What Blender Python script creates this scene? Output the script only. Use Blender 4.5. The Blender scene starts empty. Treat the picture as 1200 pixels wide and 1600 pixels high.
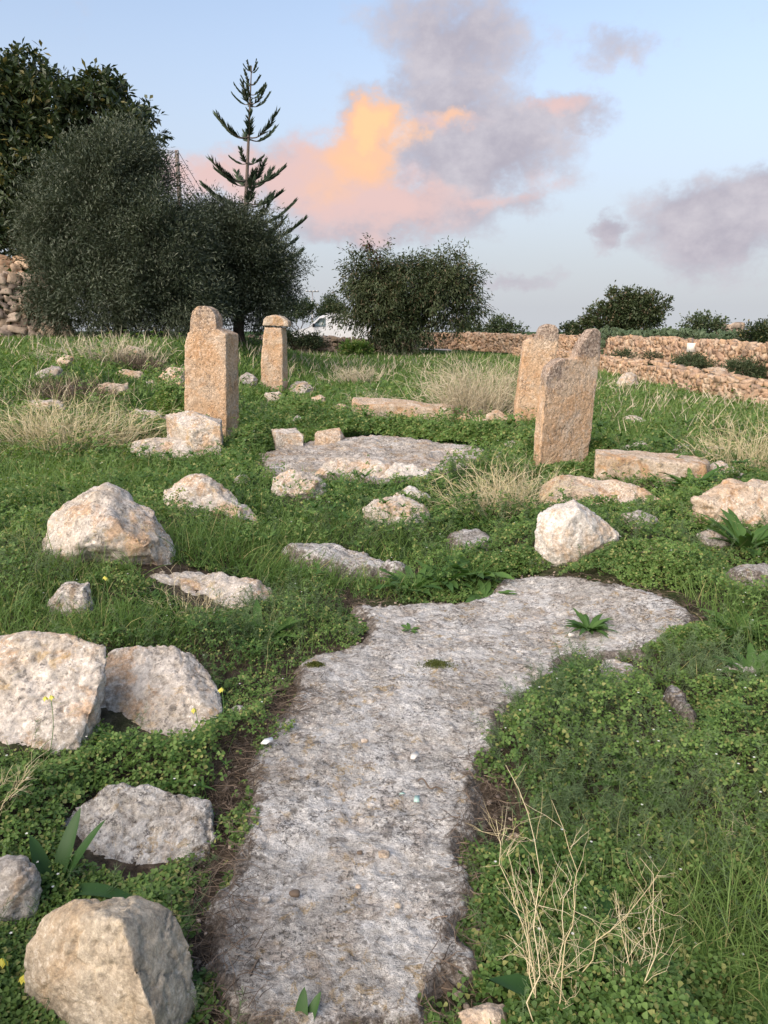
import bpy, bmesh, math, random
import numpy as np
from mathutils import Vector, Matrix

random.seed(7)
RNG = np.random.default_rng(11)
scn = bpy.context.scene
COL = scn.collection

# ------------------------------------------------------------------ camera
EYE = np.array([0.0, 0.0, 1.6])
HORIZON_PY = 506.0
PITCH = math.atan((800.0 - HORIZON_PY) / 1200.0)
cam_data = bpy.data.cameras.new("camera")
cam_data.sensor_fit = 'HORIZONTAL'
cam_data.sensor_width = 36.0
cam_data.lens = 36.0
cam_data.clip_start = 0.05
cam_data.clip_end = 6000.0
cam = bpy.data.objects.new("camera", cam_data)
cam.location = EYE
cam.rotation_euler = (math.pi / 2 - PITCH, 0, 0)
COL.objects.link(cam)
scn.camera = cam

# ------------------------------------------------------------------ exposure, world, sun
scn.view_settings.view_transform = 'Standard'
scn.view_settings.look = 'None'
scn.view_settings.gamma = 1.0
scn.view_settings.use_curve_mapping = False
scn.view_settings.exposure = 2.2

SUN_EL = math.radians(34.0)
SUN_AZ = math.radians(222.0)      # clockwise from +Y: behind the camera, to the left
SKY_STRENGTH = 0.053
SUN_DIR = Vector((math.sin(SUN_AZ) * math.cos(SUN_EL), math.cos(SUN_AZ) * math.cos(SUN_EL), math.sin(SUN_EL)))

sun_data = bpy.data.lights.new("sun", 'SUN')
sun_data.energy = 1.15
sun_data.angle = math.radians(75)
sun_data.color = (1.0, 0.83, 0.66)
sun = bpy.data.objects.new("sun", sun_data)
sun.rotation_euler = SUN_DIR.to_track_quat('Z', 'Y').to_euler()
sun.location = (-20, -20, 20)
COL.objects.link(sun)


def ray(px, py):
    dx = (px - 600.0) / 1200.0
    dv = (800.0 - py) / 1200.0
    f = np.array([0, math.cos(PITCH), -math.sin(PITCH)])
    u = np.array([0, math.sin(PITCH), math.cos(PITCH)])
    return np.array([dx, 0, 0]) + f + dv * u


def at(px, py, Y):
    d = ray(px, py)
    return EYE + d * (Y / d[1])


def az_el(px, py):
    d = ray(px, py)
    d = d / np.linalg.norm(d)
    return math.atan2(d[0], d[1]), math.asin(d[2])


class NT:
    """small wrapper for building node trees"""
    def __init__(self, nt):
        self.nt = nt

    def new(self, kind, **kw):
        n = self.nt.nodes.new(kind)
        for k, v in kw.items():
            setattr(n, k, v)
        return n

    def put(self, sock, v):
        if isinstance(v, bpy.types.NodeSocket):
            self.nt.links.new(v, sock)
        elif v is not None:
            if hasattr(sock, 'default_value'):
                if isinstance(v, (tuple, list)) and len(v) == 3 and sock.type == 'RGBA':
                    v = (*v, 1.0)
                sock.default_value = v

    def math(self, op, a, b=None, c=None, clamp=False):
        n = self.new('ShaderNodeMath', operation=op, use_clamp=clamp)
        for i, v in enumerate((a, b, c)):
            if v is not None:
                self.put(n.inputs[i], v)
        return n.outputs[0]

    def vmath(self, op, a, b=None, c=None):
        n = self.new('ShaderNodeVectorMath', operation=op)
        for i, v in enumerate((a, b, c)):
            if v is not None:
                self.put(n.inputs[i], v)
        return n.outputs[1] if op in ('LENGTH', 'DOT_PRODUCT', 'DISTANCE') else n.outputs[0]

    def noise(self, vec, scale, detail=4, rough=0.6, dist=0.0, color=False):
        n = self.new('ShaderNodeTexNoise')
        self.put(n.inputs['Vector'], vec)
        n.inputs['Scale'].default_value = scale
        n.inputs['Detail'].default_value = detail
        n.inputs['Roughness'].default_value = rough
        n.inputs['Distortion'].default_value = dist
        return n.outputs['Color' if color else 'Fac']

    def voronoi(self, vec, scale, out='Distance', feature='F1', rand=1.0):
        n = self.new('ShaderNodeTexVoronoi', feature=feature)
        self.put(n.inputs['Vector'], vec)
        n.inputs['Scale'].default_value = scale
        n.inputs['Randomness'].default_value = rand
        return n.outputs[out]

    def ramp(self, v, lo, hi, a=0.0, b=1.0, smooth=True):
        n = self.new('ShaderNodeMapRange', interpolation_type='SMOOTHSTEP' if smooth else 'LINEAR')
        self.put(n.inputs['Value'], v)
        for k, x in (('From Min', lo), ('From Max', hi), ('To Min', a), ('To Max', b)):
            n.inputs[k].default_value = x
        return n.outputs['Result']

    def mix(self, fac, a, b, mode='MIX'):
        n = self.new('ShaderNodeMix', data_type='RGBA', blend_type=mode)
        self.put(n.inputs[0], fac)
        self.put(n.inputs[6], a)
        self.put(n.inputs[7], b)
        return n.outputs[2]


def build_world():
    w = bpy.data.worlds.new("World")
    scn.world = w
    w.use_nodes = True
    nt = w.node_tree
    nt.nodes.clear()
    T = NT(nt)
    co = T.new('ShaderNodeTexCoord').outputs['Generated']
    sep = T.new('ShaderNodeSeparateXYZ')
    T.put(sep.inputs[0], co)
    # below the horizon the sky carries on as the band of haze just above it
    zc = T.math('MAXIMUM', sep.outputs[2], 0.02)
    cmb = T.new('ShaderNodeCombineXYZ')
    T.put(cmb.inputs[0], sep.outputs[0]); T.put(cmb.inputs[1], sep.outputs[1]); T.put(cmb.inputs[2], zc)
    skyv = T.vmath('NORMALIZE', cmb.outputs[0])
    sky = T.new('ShaderNodeTexSky', sky_type='NISHITA')
    sky.sun_disc = False
    sky.sun_elevation = SUN_EL
    sky.sun_rotation = SUN_AZ
    sky.air_density = 1.0
    sky.dust_density = 1.2
    sky.ozone_density = 1.6
    T.put(sky.inputs[0], skyv)
    hs = T.new('ShaderNodeHueSaturation')
    hs.inputs['Saturation'].default_value = 0.80
    T.put(hs.inputs['Color'], sky.outputs[0])
    bg = T.new('ShaderNodeBackground')
    T.put(bg.inputs[0], hs.outputs[0])
    bg.inputs[1].default_value = SKY_STRENGTH
    # ---- clouds, laid out by azimuth and elevation
    az = T.math('ARCTAN2', sep.outputs[0], sep.outputs[1])
    el = T.math('ARCSINE', sep.outputs[2])
    p = T.new('ShaderNodeCombineXYZ')
    T.put(p.inputs[0], az); T.put(p.inputs[1], el)
    p = p.outputs[0]
    st = T.vmath('MULTIPLY', p, (1.0, 1.25, 1.0))
    w1 = T.vmath('SUBTRACT', T.noise(st, 7.0, 5, 0.62, color=True), (0.5, 0.5, 0.5))
    pw = T.vmath('MULTIPLY_ADD', w1, (0.10, 0.085, 0.0), p)
    w2 = T.vmath('SUBTRACT', T.noise(st, 24.0, 6, 0.65, color=True), (0.5, 0.5, 0.5))
    pw = T.vmath('MULTIPLY_ADD', w2, (0.06, 0.045, 0.0), pw)

    def blobs(lst, vec):
        out = None
        for (px, py, rx, ry, wgt) in lst:
            a, e = az_el(px, py)
            rx /= 1200.0; ry /= 1200.0
            v = T.vmath('MULTIPLY_ADD', vec, (1 / rx, 1 / ry, 0), (-a / rx, -e / ry, 0))
            d = T.vmath('LENGTH', v)
            m = T.ramp(d, 1.7, 0.0, 0.0, wgt)
            out = m if out is None else T.math('MAXIMUM', out, m)
        return out
    fb = T.noise(st, 16.0, 8, 0.62)
    fb2 = T.noise(T.vmath('ADD', st, (3.1, 1.7, 0)), 5.0, 3, 0.5)
    cover = blobs(CLOUDS_ALL, pw)
    dens = T.math('ADD', cover, T.math('MULTIPLY', T.math('SUBTRACT', fb, 0.5), 1.15))
    dens = T.math('ADD', dens, T.math('MULTIPLY', T.math('SUBTRACT', fb2, 0.5), 0.45))
    alpha = T.ramp(dens, 0.16, 0.74, 0.0, 0.95)
    grey = T.mix(T.ramp(fb, 0.3, 0.75), (0.44, 0.41, 0.48), (0.63, 0.59, 0.64))
    pinkm = T.math('ADD', blobs(CLOUDS_PINK, pw), T.math('MULTIPLY', T.math('SUBTRACT', fb, 0.5), 0.5))
    c = T.mix(T.ramp(pinkm, 0.2, 0.75), grey, (0.80, 0.56, 0.53))
    orm = T.math('ADD', blobs(CLOUDS_ORANGE, pw), T.math('MULTIPLY', T.math('SUBTRACT', fb, 0.5), 0.55))
    c = T.mix(T.ramp(orm, 0.2, 0.8), c, (1.0, 0.585, 0.36))
    c = T.mix(T.ramp(orm, 0.72, 1.1), c, (1.08, 0.66, 0.34))
    darkm = T.math('ADD', blobs(CLOUDS_DARK, pw), T.math('MULTIPLY', T.math('SUBTRACT', fb, 0.5), 0.5))
    c = T.mix(T.ramp(darkm, 0.3, 0.7), c, grey)
    bgc = T.new('ShaderNodeBackground')
    T.put(bgc.inputs[0], c)
    bgc.inputs[1].default_value = CLOUD_STRENGTH
    mx = T.new('ShaderNodeMixShader')
    T.put(mx.inputs[0], alpha); T.put(mx.inputs[1], bg.outputs[0]); T.put(mx.inputs[2], bgc.outputs[0])
    # thin pale haze low over the horizon
    bgh = T.new('ShaderNodeBackground')
    T.put(bgh.inputs[0], (0.57, 0.595, 0.66, 1))
    bgh.inputs[1].default_value = CLOUD_STRENGTH * 0.92
    hz = T.ramp(el, 0.44, 0.0, 0.0, 0.92)
    mx0 = T.new('ShaderNodeMixShader')
    T.put(mx0.inputs[0], hz); T.put(mx0.inputs[1], bg.outputs[0]); T.put(mx0.inputs[2], bgh.outputs[0])
    T.put(mx.inputs[1], mx0.outputs[0])
    out = T.new('ShaderNodeOutputWorld')
    T.put(out.inputs[0], mx.outputs[0])


CLOUD_STRENGTH = 0.228
CLOUDS_ALL = [
    (745, 225, 150, 85, 1.0), (700, 150, 100, 60, 0.85), (720, 60, 120, 75, 0.8), (640, 20, 90, 40, 0.55), (880, 170, 75, 30, 0.85),
    (580, 210, 60, 55, 1.0), (535, 275, 110, 60, 1.0), (440, 285, 120, 50, 0.95), (620, 325, 190, 50, 1.0),
    (335, 280, 100, 42, 0.75), (570, 365, 150, 24, 0.8), (800, 320, 60, 35, 0.7), (870, 265, 40, 22, 0.5),
    (1120, 350, 120, 62, 0.95), (950, 358, 32, 26, 0.75), (1180, 300, 60, 40, 0.8), (960, 60, 60, 30, 0.55),
    (800, 437, 90, 16, 0.55), (740, 430, 40, 14, 0.45), (1185, 40, 60, 40, 0.3), (460, 430, 30, 30, 0.4)]
CLOUDS_PINK = [
    (440, 285, 120, 55, 0.8), (580, 315, 160, 60, 0.8), (520, 250, 90, 60, 0.9), (335, 280, 110, 50, 0.95), (700, 190, 70, 20, 0.7),
    (880, 155, 60, 18, 0.6), (840, 290, 50, 30, 0.5), (760, 315, 120, 22, 0.55), (460, 430, 40, 40, 0.6)]
CLOUDS_ORANGE = [
    (582, 200, 45, 42, 1.15), (560, 245, 75, 50, 0.85), (620, 215, 35, 35, 0.8), (700, 178, 45, 16, 0.65), (520, 290, 70, 40, 0.5)]
CLOUDS_DARK = [(745, 235, 110, 48, 1.0), (800, 200, 70, 50, 0.6)]
build_world()

# ------------------------------------------------------------------ noise and small helpers


def _hash(ix, iy, iz, seed):
    h = (ix.astype(np.uint32) * np.uint32(374761393) + iy.astype(np.uint32) * np.uint32(668265263)
         + iz.astype(np.uint32) * np.uint32(2147483647) + np.uint32((seed * 974711 + 12345) & 0xffffffff))
    h = (h ^ (h >> np.uint32(13))) * np.uint32(1274126177)
    h = (h ^ (h >> np.uint32(15))) * np.uint32(2246822519)
    h ^= h >> np.uint32(16)
    return h.astype(np.float64) / 4294967295.0


def vnoise(P, seed=0):
    P = np.asarray(P, float)
    if P.shape[1] == 2:
        P = np.column_stack([P, np.zeros(len(P))])
    I = np.floor(P).astype(np.int64)
    F = P - I
    F = F * F * (3 - 2 * F)
    r = np.zeros(len(P))
    for dx in (0, 1):
        wx = F[:, 0] if dx else 1 - F[:, 0]
        for dy in (0, 1):
            wy = F[:, 1] if dy else 1 - F[:, 1]
            for dz in (0, 1):
                wz = F[:, 2] if dz else 1 - F[:, 2]
                r += wx * wy * wz * _hash(I[:, 0] + dx, I[:, 1] + dy, I[:, 2] + dz, seed)
    return r


def fbm(P, octaves=4, seed=0, gain=0.5):
    P = np.asarray(P, float)
    s = 0.0; a = 1.0; t = 0.0
    for o in range(octaves):
        s = s + a * vnoise(P * (2.03 ** o) + o * 17.3, seed + o)
        t += a
        a *= gain
    return s / t


def S(v, a, b):
    t = np.clip((np.asarray(v, float) - a) / (b - a), 0, 1)
    return t * t * (3 - 2 * t)


def flat_px(px, py, z=0.0):
    d = ray(px, py)
    t = (z - EYE[2]) / d[2]
    return EYE + d * t


BUMPS = []    # x, y, height, radius


def bump(px, py, h, r, stretch=1.0):
    p = flat_px(px, py)
    BUMPS.append((p[0], p[1], h, r, stretch))


def ground_base(x, y):
    x = np.asarray(x, float); y = np.asarray(y, float)
    g = 1.15 * S(y, 7.5, 21) * (1 - S(y, 27, 40)) * S(-x, 1.6, 5.5)          # the bank under the olive trees
    g = g + 0.14 * S(-x, 0.75, 1.5) * S(y, 0.5, 1.5) * (1 - S(y, 5, 9))       # left shoulder of the path
    g = g + 0.10 * S(x, 0.75, 1.6) * (1 - S(y, 5, 9))
    g = g - 21.0 * S(y, 56, 210) - 2.0 * S(x, 16, 60) * S(y, 15, 60) + 0.12 * S(y, 44, 47) * (1 - S(x, 2, 6)) * (1 - S(y, 54, 60))
    return g


def ground(x, y):
    x = np.atleast_1d(np.asarray(x, float)); y = np.atleast_1d(np.asarray(y, float))
    g = ground_base(x, y)
    for (bx, by, h, r, s) in BUMPS:
        g = g + h * np.exp(-(((x - bx) / (r * s)) ** 2 + ((y - by) / r) ** 2))
    P = np.column_stack([x, y])
    near = 1 - S(np.abs(y), 30, 60)
    g = g + 0.05 * (fbm(P * 0.7, 3, 5) - 0.5) * near
    return g


def gnd(px, py):
    d = ray(px, py)
    t = np.linspace(0.8, 90, 1600)
    pts = EYE[None] + t[:, None] * d[None]
    diff = pts[:, 2] - ground(pts[:, 0], pts[:, 1])
    k = np.argmax(diff < 0)
    if diff[k] >= 0:
        k = len(t) - 1
    a, b = t[max(k - 1, 0)], t[k]
    for _ in range(18):
        m = 0.5 * (a + b)
        q = EYE + d * m
        if q[2] - ground(q[0], q[1])[0] < 0:
            b = m
        else:
            a = m
    return EYE + d * b


def mesh_from(name, V, faces):
    """faces: list of (n,k) int arrays"""
    me = bpy.data.meshes.new(name)
    V = np.asarray(V, np.float32)
    faces = [np.asarray(f, np.int32) for f in faces if len(f)]
    me.vertices.add(len(V))
    me.vertices.foreach_set("co", V.ravel())
    nl = sum(f.size for f in faces)
    nf = sum(len(f) for f in faces)
    me.loops.add(nl)
    me.loops.foreach_set("vertex_index", np.concatenate([f.ravel() for f in faces]))
    me.polygons.add(nf)
    starts = []
    o = 0
    for f in faces:
        starts.append(o + np.arange(len(f)) * f.shape[1])
        o += f.size
    me.polygons.foreach_set("loop_start", np.concatenate(starts).astype(np.int32))
    me.update(calc_edges=True)
    return me


class MB:
    def __init__(self):
        self.V = []; self.F = []; self.n = 0

    def add(self, V, *faces):
        V = np.asarray(V, float)
        self.V.append(V)
        for f in faces:
            self.F.append(np.asarray(f, int) + self.n)
        self.n += len(V)

    def tube(self, pts, rad, sides=6, cap=True):
        pts = np.asarray(pts, float)
        n = len(pts)
        rad = np.broadcast_to(np.asarray(rad, float), (n,))
        tan = np.gradient(pts, axis=0)
        tan /= np.linalg.norm(tan, axis=1)[:, None] + 1e-9
        ref = np.array([0.31, 0.17, 0.94]) if abs(tan[0][2]) < 0.8 else np.array([0.95, 0.2, 0.1])
        u = np.cross(tan, ref); u /= np.linalg.norm(u, axis=1)[:, None] + 1e-9
        v = np.cross(tan, u)
        a = np.arange(sides) * 2 * math.pi / sides
        V = pts[:, None] + rad[:, None, None] * (np.cos(a)[None, :, None] * u[:, None] + np.sin(a)[None, :, None] * v[:, None])
        V = V.reshape(-1, 3)
        i = np.arange(n - 1)[:, None] * sides; j = np.arange(sides)[None]
        j2 = (j + 1) % sides
        F = np.stack([i + j, i + j2, i + sides + j2, i + sides + j], -1).reshape(-1, 4)
        fs = [F]
        if cap:
            fs.append(np.arange(sides)[None, ::-1]); fs.append((np.arange(sides) + (n - 1) * sides)[None])
        self.add(V, *fs)

    def box(self, c, s, rz=0.0):
        c = np.asarray(c, float); s = np.asarray(s, float) / 2
        V = np.array([[x, y, z] for x in (-1, 1) for y in (-1, 1) for z in (-1, 1)], float) * s
        if rz:
            R = np.array([[math.cos(rz), -math.sin(rz), 0], [math.sin(rz), math.cos(rz), 0], [0, 0, 1]])
            V = V @ R.T
        self.add(V + c, [[0, 1, 3, 2], [4, 6, 7, 5], [0, 4, 5, 1], [2, 3, 7, 6], [0, 2, 6, 4], [1, 5, 7, 3]])

    def build(self, name, mat, parent=None, smooth=False, origin=None):
        V = np.concatenate(self.V)
        by = {}
        for f in self.F:
            by.setdefault(f.shape[1], []).append(f)
        faces = [np.concatenate(v) for v in by.values()]
        if origin is not None:
            V = V - np.asarray(origin, float)[None]
        me = mesh_from(name, V, faces)
        if smooth:
            me.polygons.foreach_set("use_smooth", np.ones(len(me.polygons), bool))
        ob = bpy.data.objects.new(name, me)
        if mat is not None:
            me.materials.append(mat)
        COL.objects.link(ob)
        if origin is not None:
            ob.location = origin
        if parent is not None:
            ob.parent = parent
            if origin is not None:
                ob.location = Vector(origin) - parent.location
            else:
                ob.location = -parent.location
        return ob


def tag(o, label=None, cat=None, group=None, kind=None):
    if label: o['label'] = label
    if cat: o['category'] = cat
    if group: o['group'] = group
    if kind or cat: o['kind'] = kind or 'thing'
    return o


def empty(name, loc):
    o = bpy.data.objects.new(name, None)
    o.location = Vector(loc)
    o.empty_display_size = 0.2
    COL.objects.link(o)
    return o
# ------------------------------------------------------------------ materials
def new_mat(name):
    m = bpy.data.materials.new(name)
    m.use_nodes = True
    m.node_tree.nodes.clear()
    T = NT(m.node_tree)
    out = T.new('ShaderNodeOutputMaterial')
    bs = T.new('ShaderNodeBsdfPrincipled')
    m.node_tree.links.new(bs.outputs[0], out.inputs[0])
    bs.inputs['Specular IOR Level'].default_value = 0.25
    return m, T, bs, out


def rock_mat(name, base, base2, warm=(0.50, 0.30, 0.15), warm_amt=0.4, dark_amt=0.5, white_amt=0.4, gold_amt=0.25,
             grain=1.0, bump_d=0.5, grey_top=0.0, pits=0.6, mott=0.5, dirt=0.0):
    """weathered limestone: pale ground, warm iron stain, grey-black lichen, white crust, ochre lichen spots"""
    m, T, bs, out = new_mat(name)
    co = T.new('ShaderNodeTexCoord').outputs['Object']
    oi = T.new('ShaderNodeObjectInfo')
    off = T.vmath('MULTIPLY', oi.outputs['Location'], (3.7, 2.3, 5.1))
    co = T.vmath('ADD', co, off)
    big = T.noise(co, 3.4 * grain, 5, 0.62)
    mid = T.noise(co, 15 * grain, 7, 0.72)
    fine = T.noise(co, 48 * grain, 6, 0.75)
    grit = T.noise(co, 170 * grain, 3, 0.7)
    c = T.mix(T.ramp(big, 0.42, 0.60), base, base2)
    wm = T.ramp(T.noise(T.vmath('ADD', co, (9, 4, 2)), 4.6 * grain, 8, 0.72, 0.5), 0.49, 0.61, 0.0, warm_amt)
    c = T.mix(wm, c, warm)
    # salt and pepper of crust and lichen
    pale = T.mix(1.0, c, (1.33, 1.32, 1.30, 1), 'MULTIPLY')
    dull = T.mix(1.0, c, (0.50, 0.48, 0.455, 1), 'MULTIPLY')
    c = T.mix(T.ramp(mid, 0.52, 0.60, 0.0, mott), c, pale)
    c = T.mix(T.ramp(T.noise(T.vmath('ADD', co, (1, 7, 3)), 19 * grain, 8, 0.78, 0.2), 0.51, 0.60, 0.0, mott), c, dull)
    wh = T.math('MULTIPLY', T.ramp(fine, 0.54, 0.62), T.ramp(T.noise(co, 2.1 * grain, 3, 0.6), 0.38, 0.55))
    c = T.mix(T.math('MULTIPLY', wh, white_amt), c, (0.75, 0.73, 0.695))
    # grey and black lichen specks, gathered in patches
    dkm = T.ramp(T.noise(T.vmath('ADD', co, (2, 2, 6)), 3.9 * grain, 5, 0.65), 0.44, 0.58)
    dk = T.ramp(T.noise(T.vmath('ADD', co, (4, 1, 8)), 46 * grain, 6, 0.75, 0.3), 0.52, 0.60)
    c = T.mix(T.math('MULTIPLY', T.math('MULTIPLY', dk, T.math('ADD', T.math('MULTIPLY', dkm, 0.8), 0.2)), dark_amt), c, (0.075, 0.07, 0.066))
    wv = T.vmath('ADD', co, T.vmath('MULTIPLY', T.noise(co, 14 * grain, 4, 0.7, color=True), (0.10, 0.10, 0.10)))
    blotch = T.ramp(T.voronoi(wv, 8 * grain), 0.16, 0.09)
    bm = T.ramp(T.noise(T.vmath('ADD', co, (7, 3, 1)), 4.5 * grain, 2, 0.5), 0.50, 0.58)
    c = T.mix(T.math('MULTIPLY', T.math('MULTIPLY', blotch, bm), dark_amt * 0.8), c, (0.13, 0.118, 0.105))
    # ochre lichen
    gd = T.math('MULTIPLY', T.ramp(T.noise(T.vmath('ADD', co, (5, 9, 1)), 13 * grain, 8, 0.74, 0.6), 0.53, 0.60),
                T.ramp(T.noise(T.vmath('ADD', co, (8, 8, 1)), 3.0 * grain, 2, 0.5), 0.46, 0.56))
    c = T.mix(T.math('MULTIPLY', gd, gold_amt), c, (0.46, 0.315, 0.13))
    if grey_top > 0:
        at_ = T.new('ShaderNodeAttribute', attribute_name='grey')
        gm = T.ramp(T.math('ADD', at_.outputs['Fac'], T.math('MULTIPLY', T.math('SUBTRACT', mid, 0.5), 2.4)), 0.25, 0.85, 0.0, grey_top)
        gcol = T.mix(T.ramp(fine, 0.45, 0.57), (0.25, 0.19, 0.155), (0.47, 0.385, 0.315))
        c = T.mix(gm, c, gcol)
    if dirt > 0:
        # soil washed into hollows and thin cracks
        dn = T.noise(T.vmath('ADD', co, (3, 6, 2)), 5.5 * grain, 9, 0.78, 0.6)
        c = T.mix(T.ramp(dn, 0.565, 0.63, 0.0, dirt), c, (0.125, 0.105, 0.09))
        st1 = T.ramp(T.noise(T.vmath('ADD', co, (6, 2, 9)), 1.5 * grain, 6, 0.68, 0.5), 0.46, 0.60, 0.0, min(1.0, dirt * 0.75))
        c = T.mix(st1, c, T.mix(1.0, c, (0.66, 0.62, 0.575, 1), 'MULTIPLY'))
        st2 = T.ramp(T.noise(T.vmath('ADD', co, (1, 9, 5)), 3.6 * grain, 9, 0.72, 0.4), 0.545, 0.60, 0.0, dirt * 0.9)
        c = T.mix(st2, c, (0.73, 0.72, 0.70, 1))
        rim = T.new('ShaderNodeAttribute', attribute_name='rim').outputs['Fac']
        rm = T.ramp(T.math('ADD', rim, T.math('MULTIPLY', T.math('SUBTRACT', mid, 0.5), 3.0)), 0.55, 0.85, 0.0, 0.85)
        c = T.mix(rm, c, T.mix(T.ramp(fine, 0.42, 0.6), (0.10, 0.08, 0.064), (0.23, 0.195, 0.165)))
        cv = T.vmath('ADD', co, T.vmath('MULTIPLY', T.noise(co, 7, 5, 0.7, color=True), (0.35, 0.35, 0.35)))
        ck = T.voronoi(cv, 2.6, feature='DISTANCE_TO_EDGE')
        ckm = T.math('MULTIPLY', T.ramp(ck, 0.016, 0.004), T.ramp(T.noise(co, 2.3, 2, 0.5), 0.46, 0.56))
        c = T.mix(T.math('MULTIPLY', ckm, 0.75), c, (0.07, 0.058, 0.05))
    v = T.math('ADD', T.ramp(fine, 0.38, 0.62, 0.74, 1.2, False), T.ramp(grit, 0.35, 0.65, -0.12, 0.12, False))
    c = T.mix(1.0, c, v, 'MULTIPLY')
    wv2 = T.vmath('ADD', co, T.vmath('MULTIPLY', T.noise(co, 30, 2, 0.5, color=True), (0.03, 0.03, 0.03)))
    cav = T.math('ADD', T.math('MULTIPLY', T.ramp(T.voronoi(wv2, 30 * grain), 0.0, 0.30), pits), T.math('MULTIPLY', fine, 1.1))
    T.put(bs.inputs['Base Color'], c)
    bs.inputs['Roughness'].default_value = 0.95
    bs.inputs['Specular IOR Level'].default_value = 0.12
    h = T.math('ADD', T.math('ADD', T.math('MULTIPLY', mid, 1.6), cav), T.math('MULTIPLY', grit, 0.35))
    bp = T.new('ShaderNodeBump')
    bp.inputs['Strength'].default_value = bump_d
    bp.inputs['Distance'].default_value = 0.02 / grain
    T.put(bp.inputs['Height'], h)
    T.put(bs.inputs['Normal'], bp.outputs[0])
    return m


def leaf_mat(name, ca, cb, cc=None, patch=1.5, trans=0.25, rough=0.5, spec=0.3, cc_amt=0.12, tint=None):
    m, T, bs, out = new_mat(name)
    geo = T.new('ShaderNodeNewGeometry')
    pos = geo.outputs['Position']
    r = geo.outputs['Random Per Island']
    n = T.noise(pos, patch, 3, 0.6)
    f = T.math('ADD', T.math('MULTIPLY', r, 0.5), T.math('MULTIPLY', T.ramp(n, 0.36, 0.64), 0.5))
    c = T.mix(f, ca, cb)
    if cc is not None:
        r2 = T.math('FRACT', T.math('MULTIPLY', r, 37.7))
        c = T.mix(T.math('GREATER_THAN', r2, 1.0 - cc_amt), c, cc)
    T.put(bs.inputs['Base Color'], c)
    bs.inputs['Roughness'].default_value = rough
    bs.inputs['Specular IOR Level'].default_value = spec
    tr = T.new('ShaderNodeBsdfTranslucent')
    T.put(tr.inputs[0], T.mix(1.0, c, (1.25, 1.35, 0.6, 1), 'MULTIPLY'))
    mx = T.new('ShaderNodeMixShader')
    mx.inputs[0].default_value = trans
    T.put(mx.inputs[1], bs.outputs[0]); T.put(mx.inputs[2], tr.outputs[0])
    T.put(out.inputs[0], mx.outputs[0])
    return m


def plain_mat(name, col, rough=0.7, spec=0.3, vary=0.25, scale=12, metal=0.0, bump_d=0.0):
    m, T, bs, out = new_mat(name)
    co = T.new('ShaderNodeTexCoord').outputs['Object']
    n = T.noise(co, scale, 5, 0.65)
    k = T.ramp(n, 0.25, 0.75, 1 - vary, 1 + vary, False)
    T.put(bs.inputs['Base Color'], T.mix(1.0, (*col, 1), k, 'MULTIPLY'))
    bs.inputs['Roughness'].default_value = rough
    bs.inputs['Specular IOR Level'].default_value = spec
    bs.inputs['Metallic'].default_value = metal
    if bump_d:
        b = T.new('ShaderNodeBump'); b.inputs['Strength'].default_value = bump_d; b.inputs['Distance'].default_value = 0.02
        T.put(b.inputs['Height'], n); T.put(bs.inputs['Normal'], b.outputs[0])
    return m


def straw_mat(name, ca, cb):
    m, T, bs, out = new_mat(name)
    r = T.new('ShaderNodeNewGeometry').outputs['Random Per Island']
    T.put(bs.inputs['Base Color'], T.mix(r, ca, cb))
    bs.inputs['Roughness'].default_value = 0.8
    return m


def island_rock_mat(name, cols, grain=1.0):
    """rubble: every stone of the wall its own tone"""
    m, T, bs, out = new_mat(name)
    geo = T.new('ShaderNodeNewGeometry')
    co = T.new('ShaderNodeTexCoord').outputs['Object']
    r = geo.outputs['Random Per Island']
    cr = T.new('ShaderNodeValToRGB')
    T.put(cr.inputs[0], r)
    el = cr.color_ramp.elements
    while len(el) < len(cols):
        el.new(0.5)
    for i, c in enumerate(cols):
        el[i].position = i / (len(cols) - 1); el[i].color = (*c, 1)
    n = T.noise(co, 9 * grain, 6, 0.7)
    n2 = T.noise(co, 40 * grain, 4, 0.7)
    c = T.mix(1.0, cr.outputs[0], T.ramp(n, 0.3, 0.7, 0.7, 1.2, False), 'MULTIPLY')
    c = T.mix(T.ramp(n2, 0.56, 0.7, 0, 0.5), c, (0.20, 0.15, 0.12, 1))
    T.put(bs.inputs['Base Color'], c)
    bs.inputs['Roughness'].default_value = 0.95
    bs.inputs['Specular IOR Level'].default_value = 0.1
    b = T.new('ShaderNodeBump'); b.inputs['Strength'].default_value = 0.6; b.inputs['Distance'].default_value = 0.03
    T.put(b.inputs['Height'], T.math('ADD', n, T.math('MULTIPLY', n2, 0.5))); T.put(bs.inputs['Normal'], b.outputs[0])
    return m


M = {}
M['slab'] = rock_mat('lichened_slab_limestone', (0.52, 0.495, 0.46), (0.70, 0.68, 0.65), warm=(0.46, 0.38, 0.31), warm_amt=0.5,
                     dark_amt=0.85, white_amt=1.0, gold_amt=0.6, grain=1.35, bump_d=1.0, mott=0.85, pits=0.3, dirt=0.65)
M['slabwarm'] = rock_mat('warm_grey_slab_limestone', (0.47, 0.425, 0.375), (0.60, 0.55, 0.495), warm=(0.52, 0.38, 0.26), warm_amt=0.7, dark_amt=0.8, white_amt=0.7, gold_amt=0.5, grain=0.9, bump_d=1.0, mott=0.75, dirt=0.5)
M['pale'] = rock_mat('pale_weathered_limestone', (0.47, 0.415, 0.35), (0.56, 0.51, 0.455), warm_amt=0.75, dark_amt=0.6, white_amt=0.55, gold_amt=0.5, warm=(0.50, 0.33, 0.20), mott=0.6)
M['warm'] = rock_mat('warm_weathered_limestone', (0.50, 0.385, 0.28), (0.55, 0.46, 0.365), warm=(0.48, 0.28, 0.14), warm_amt=0.75, dark_amt=0.55, white_amt=0.5, gold_amt=0.4, mott=0.6)
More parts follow.
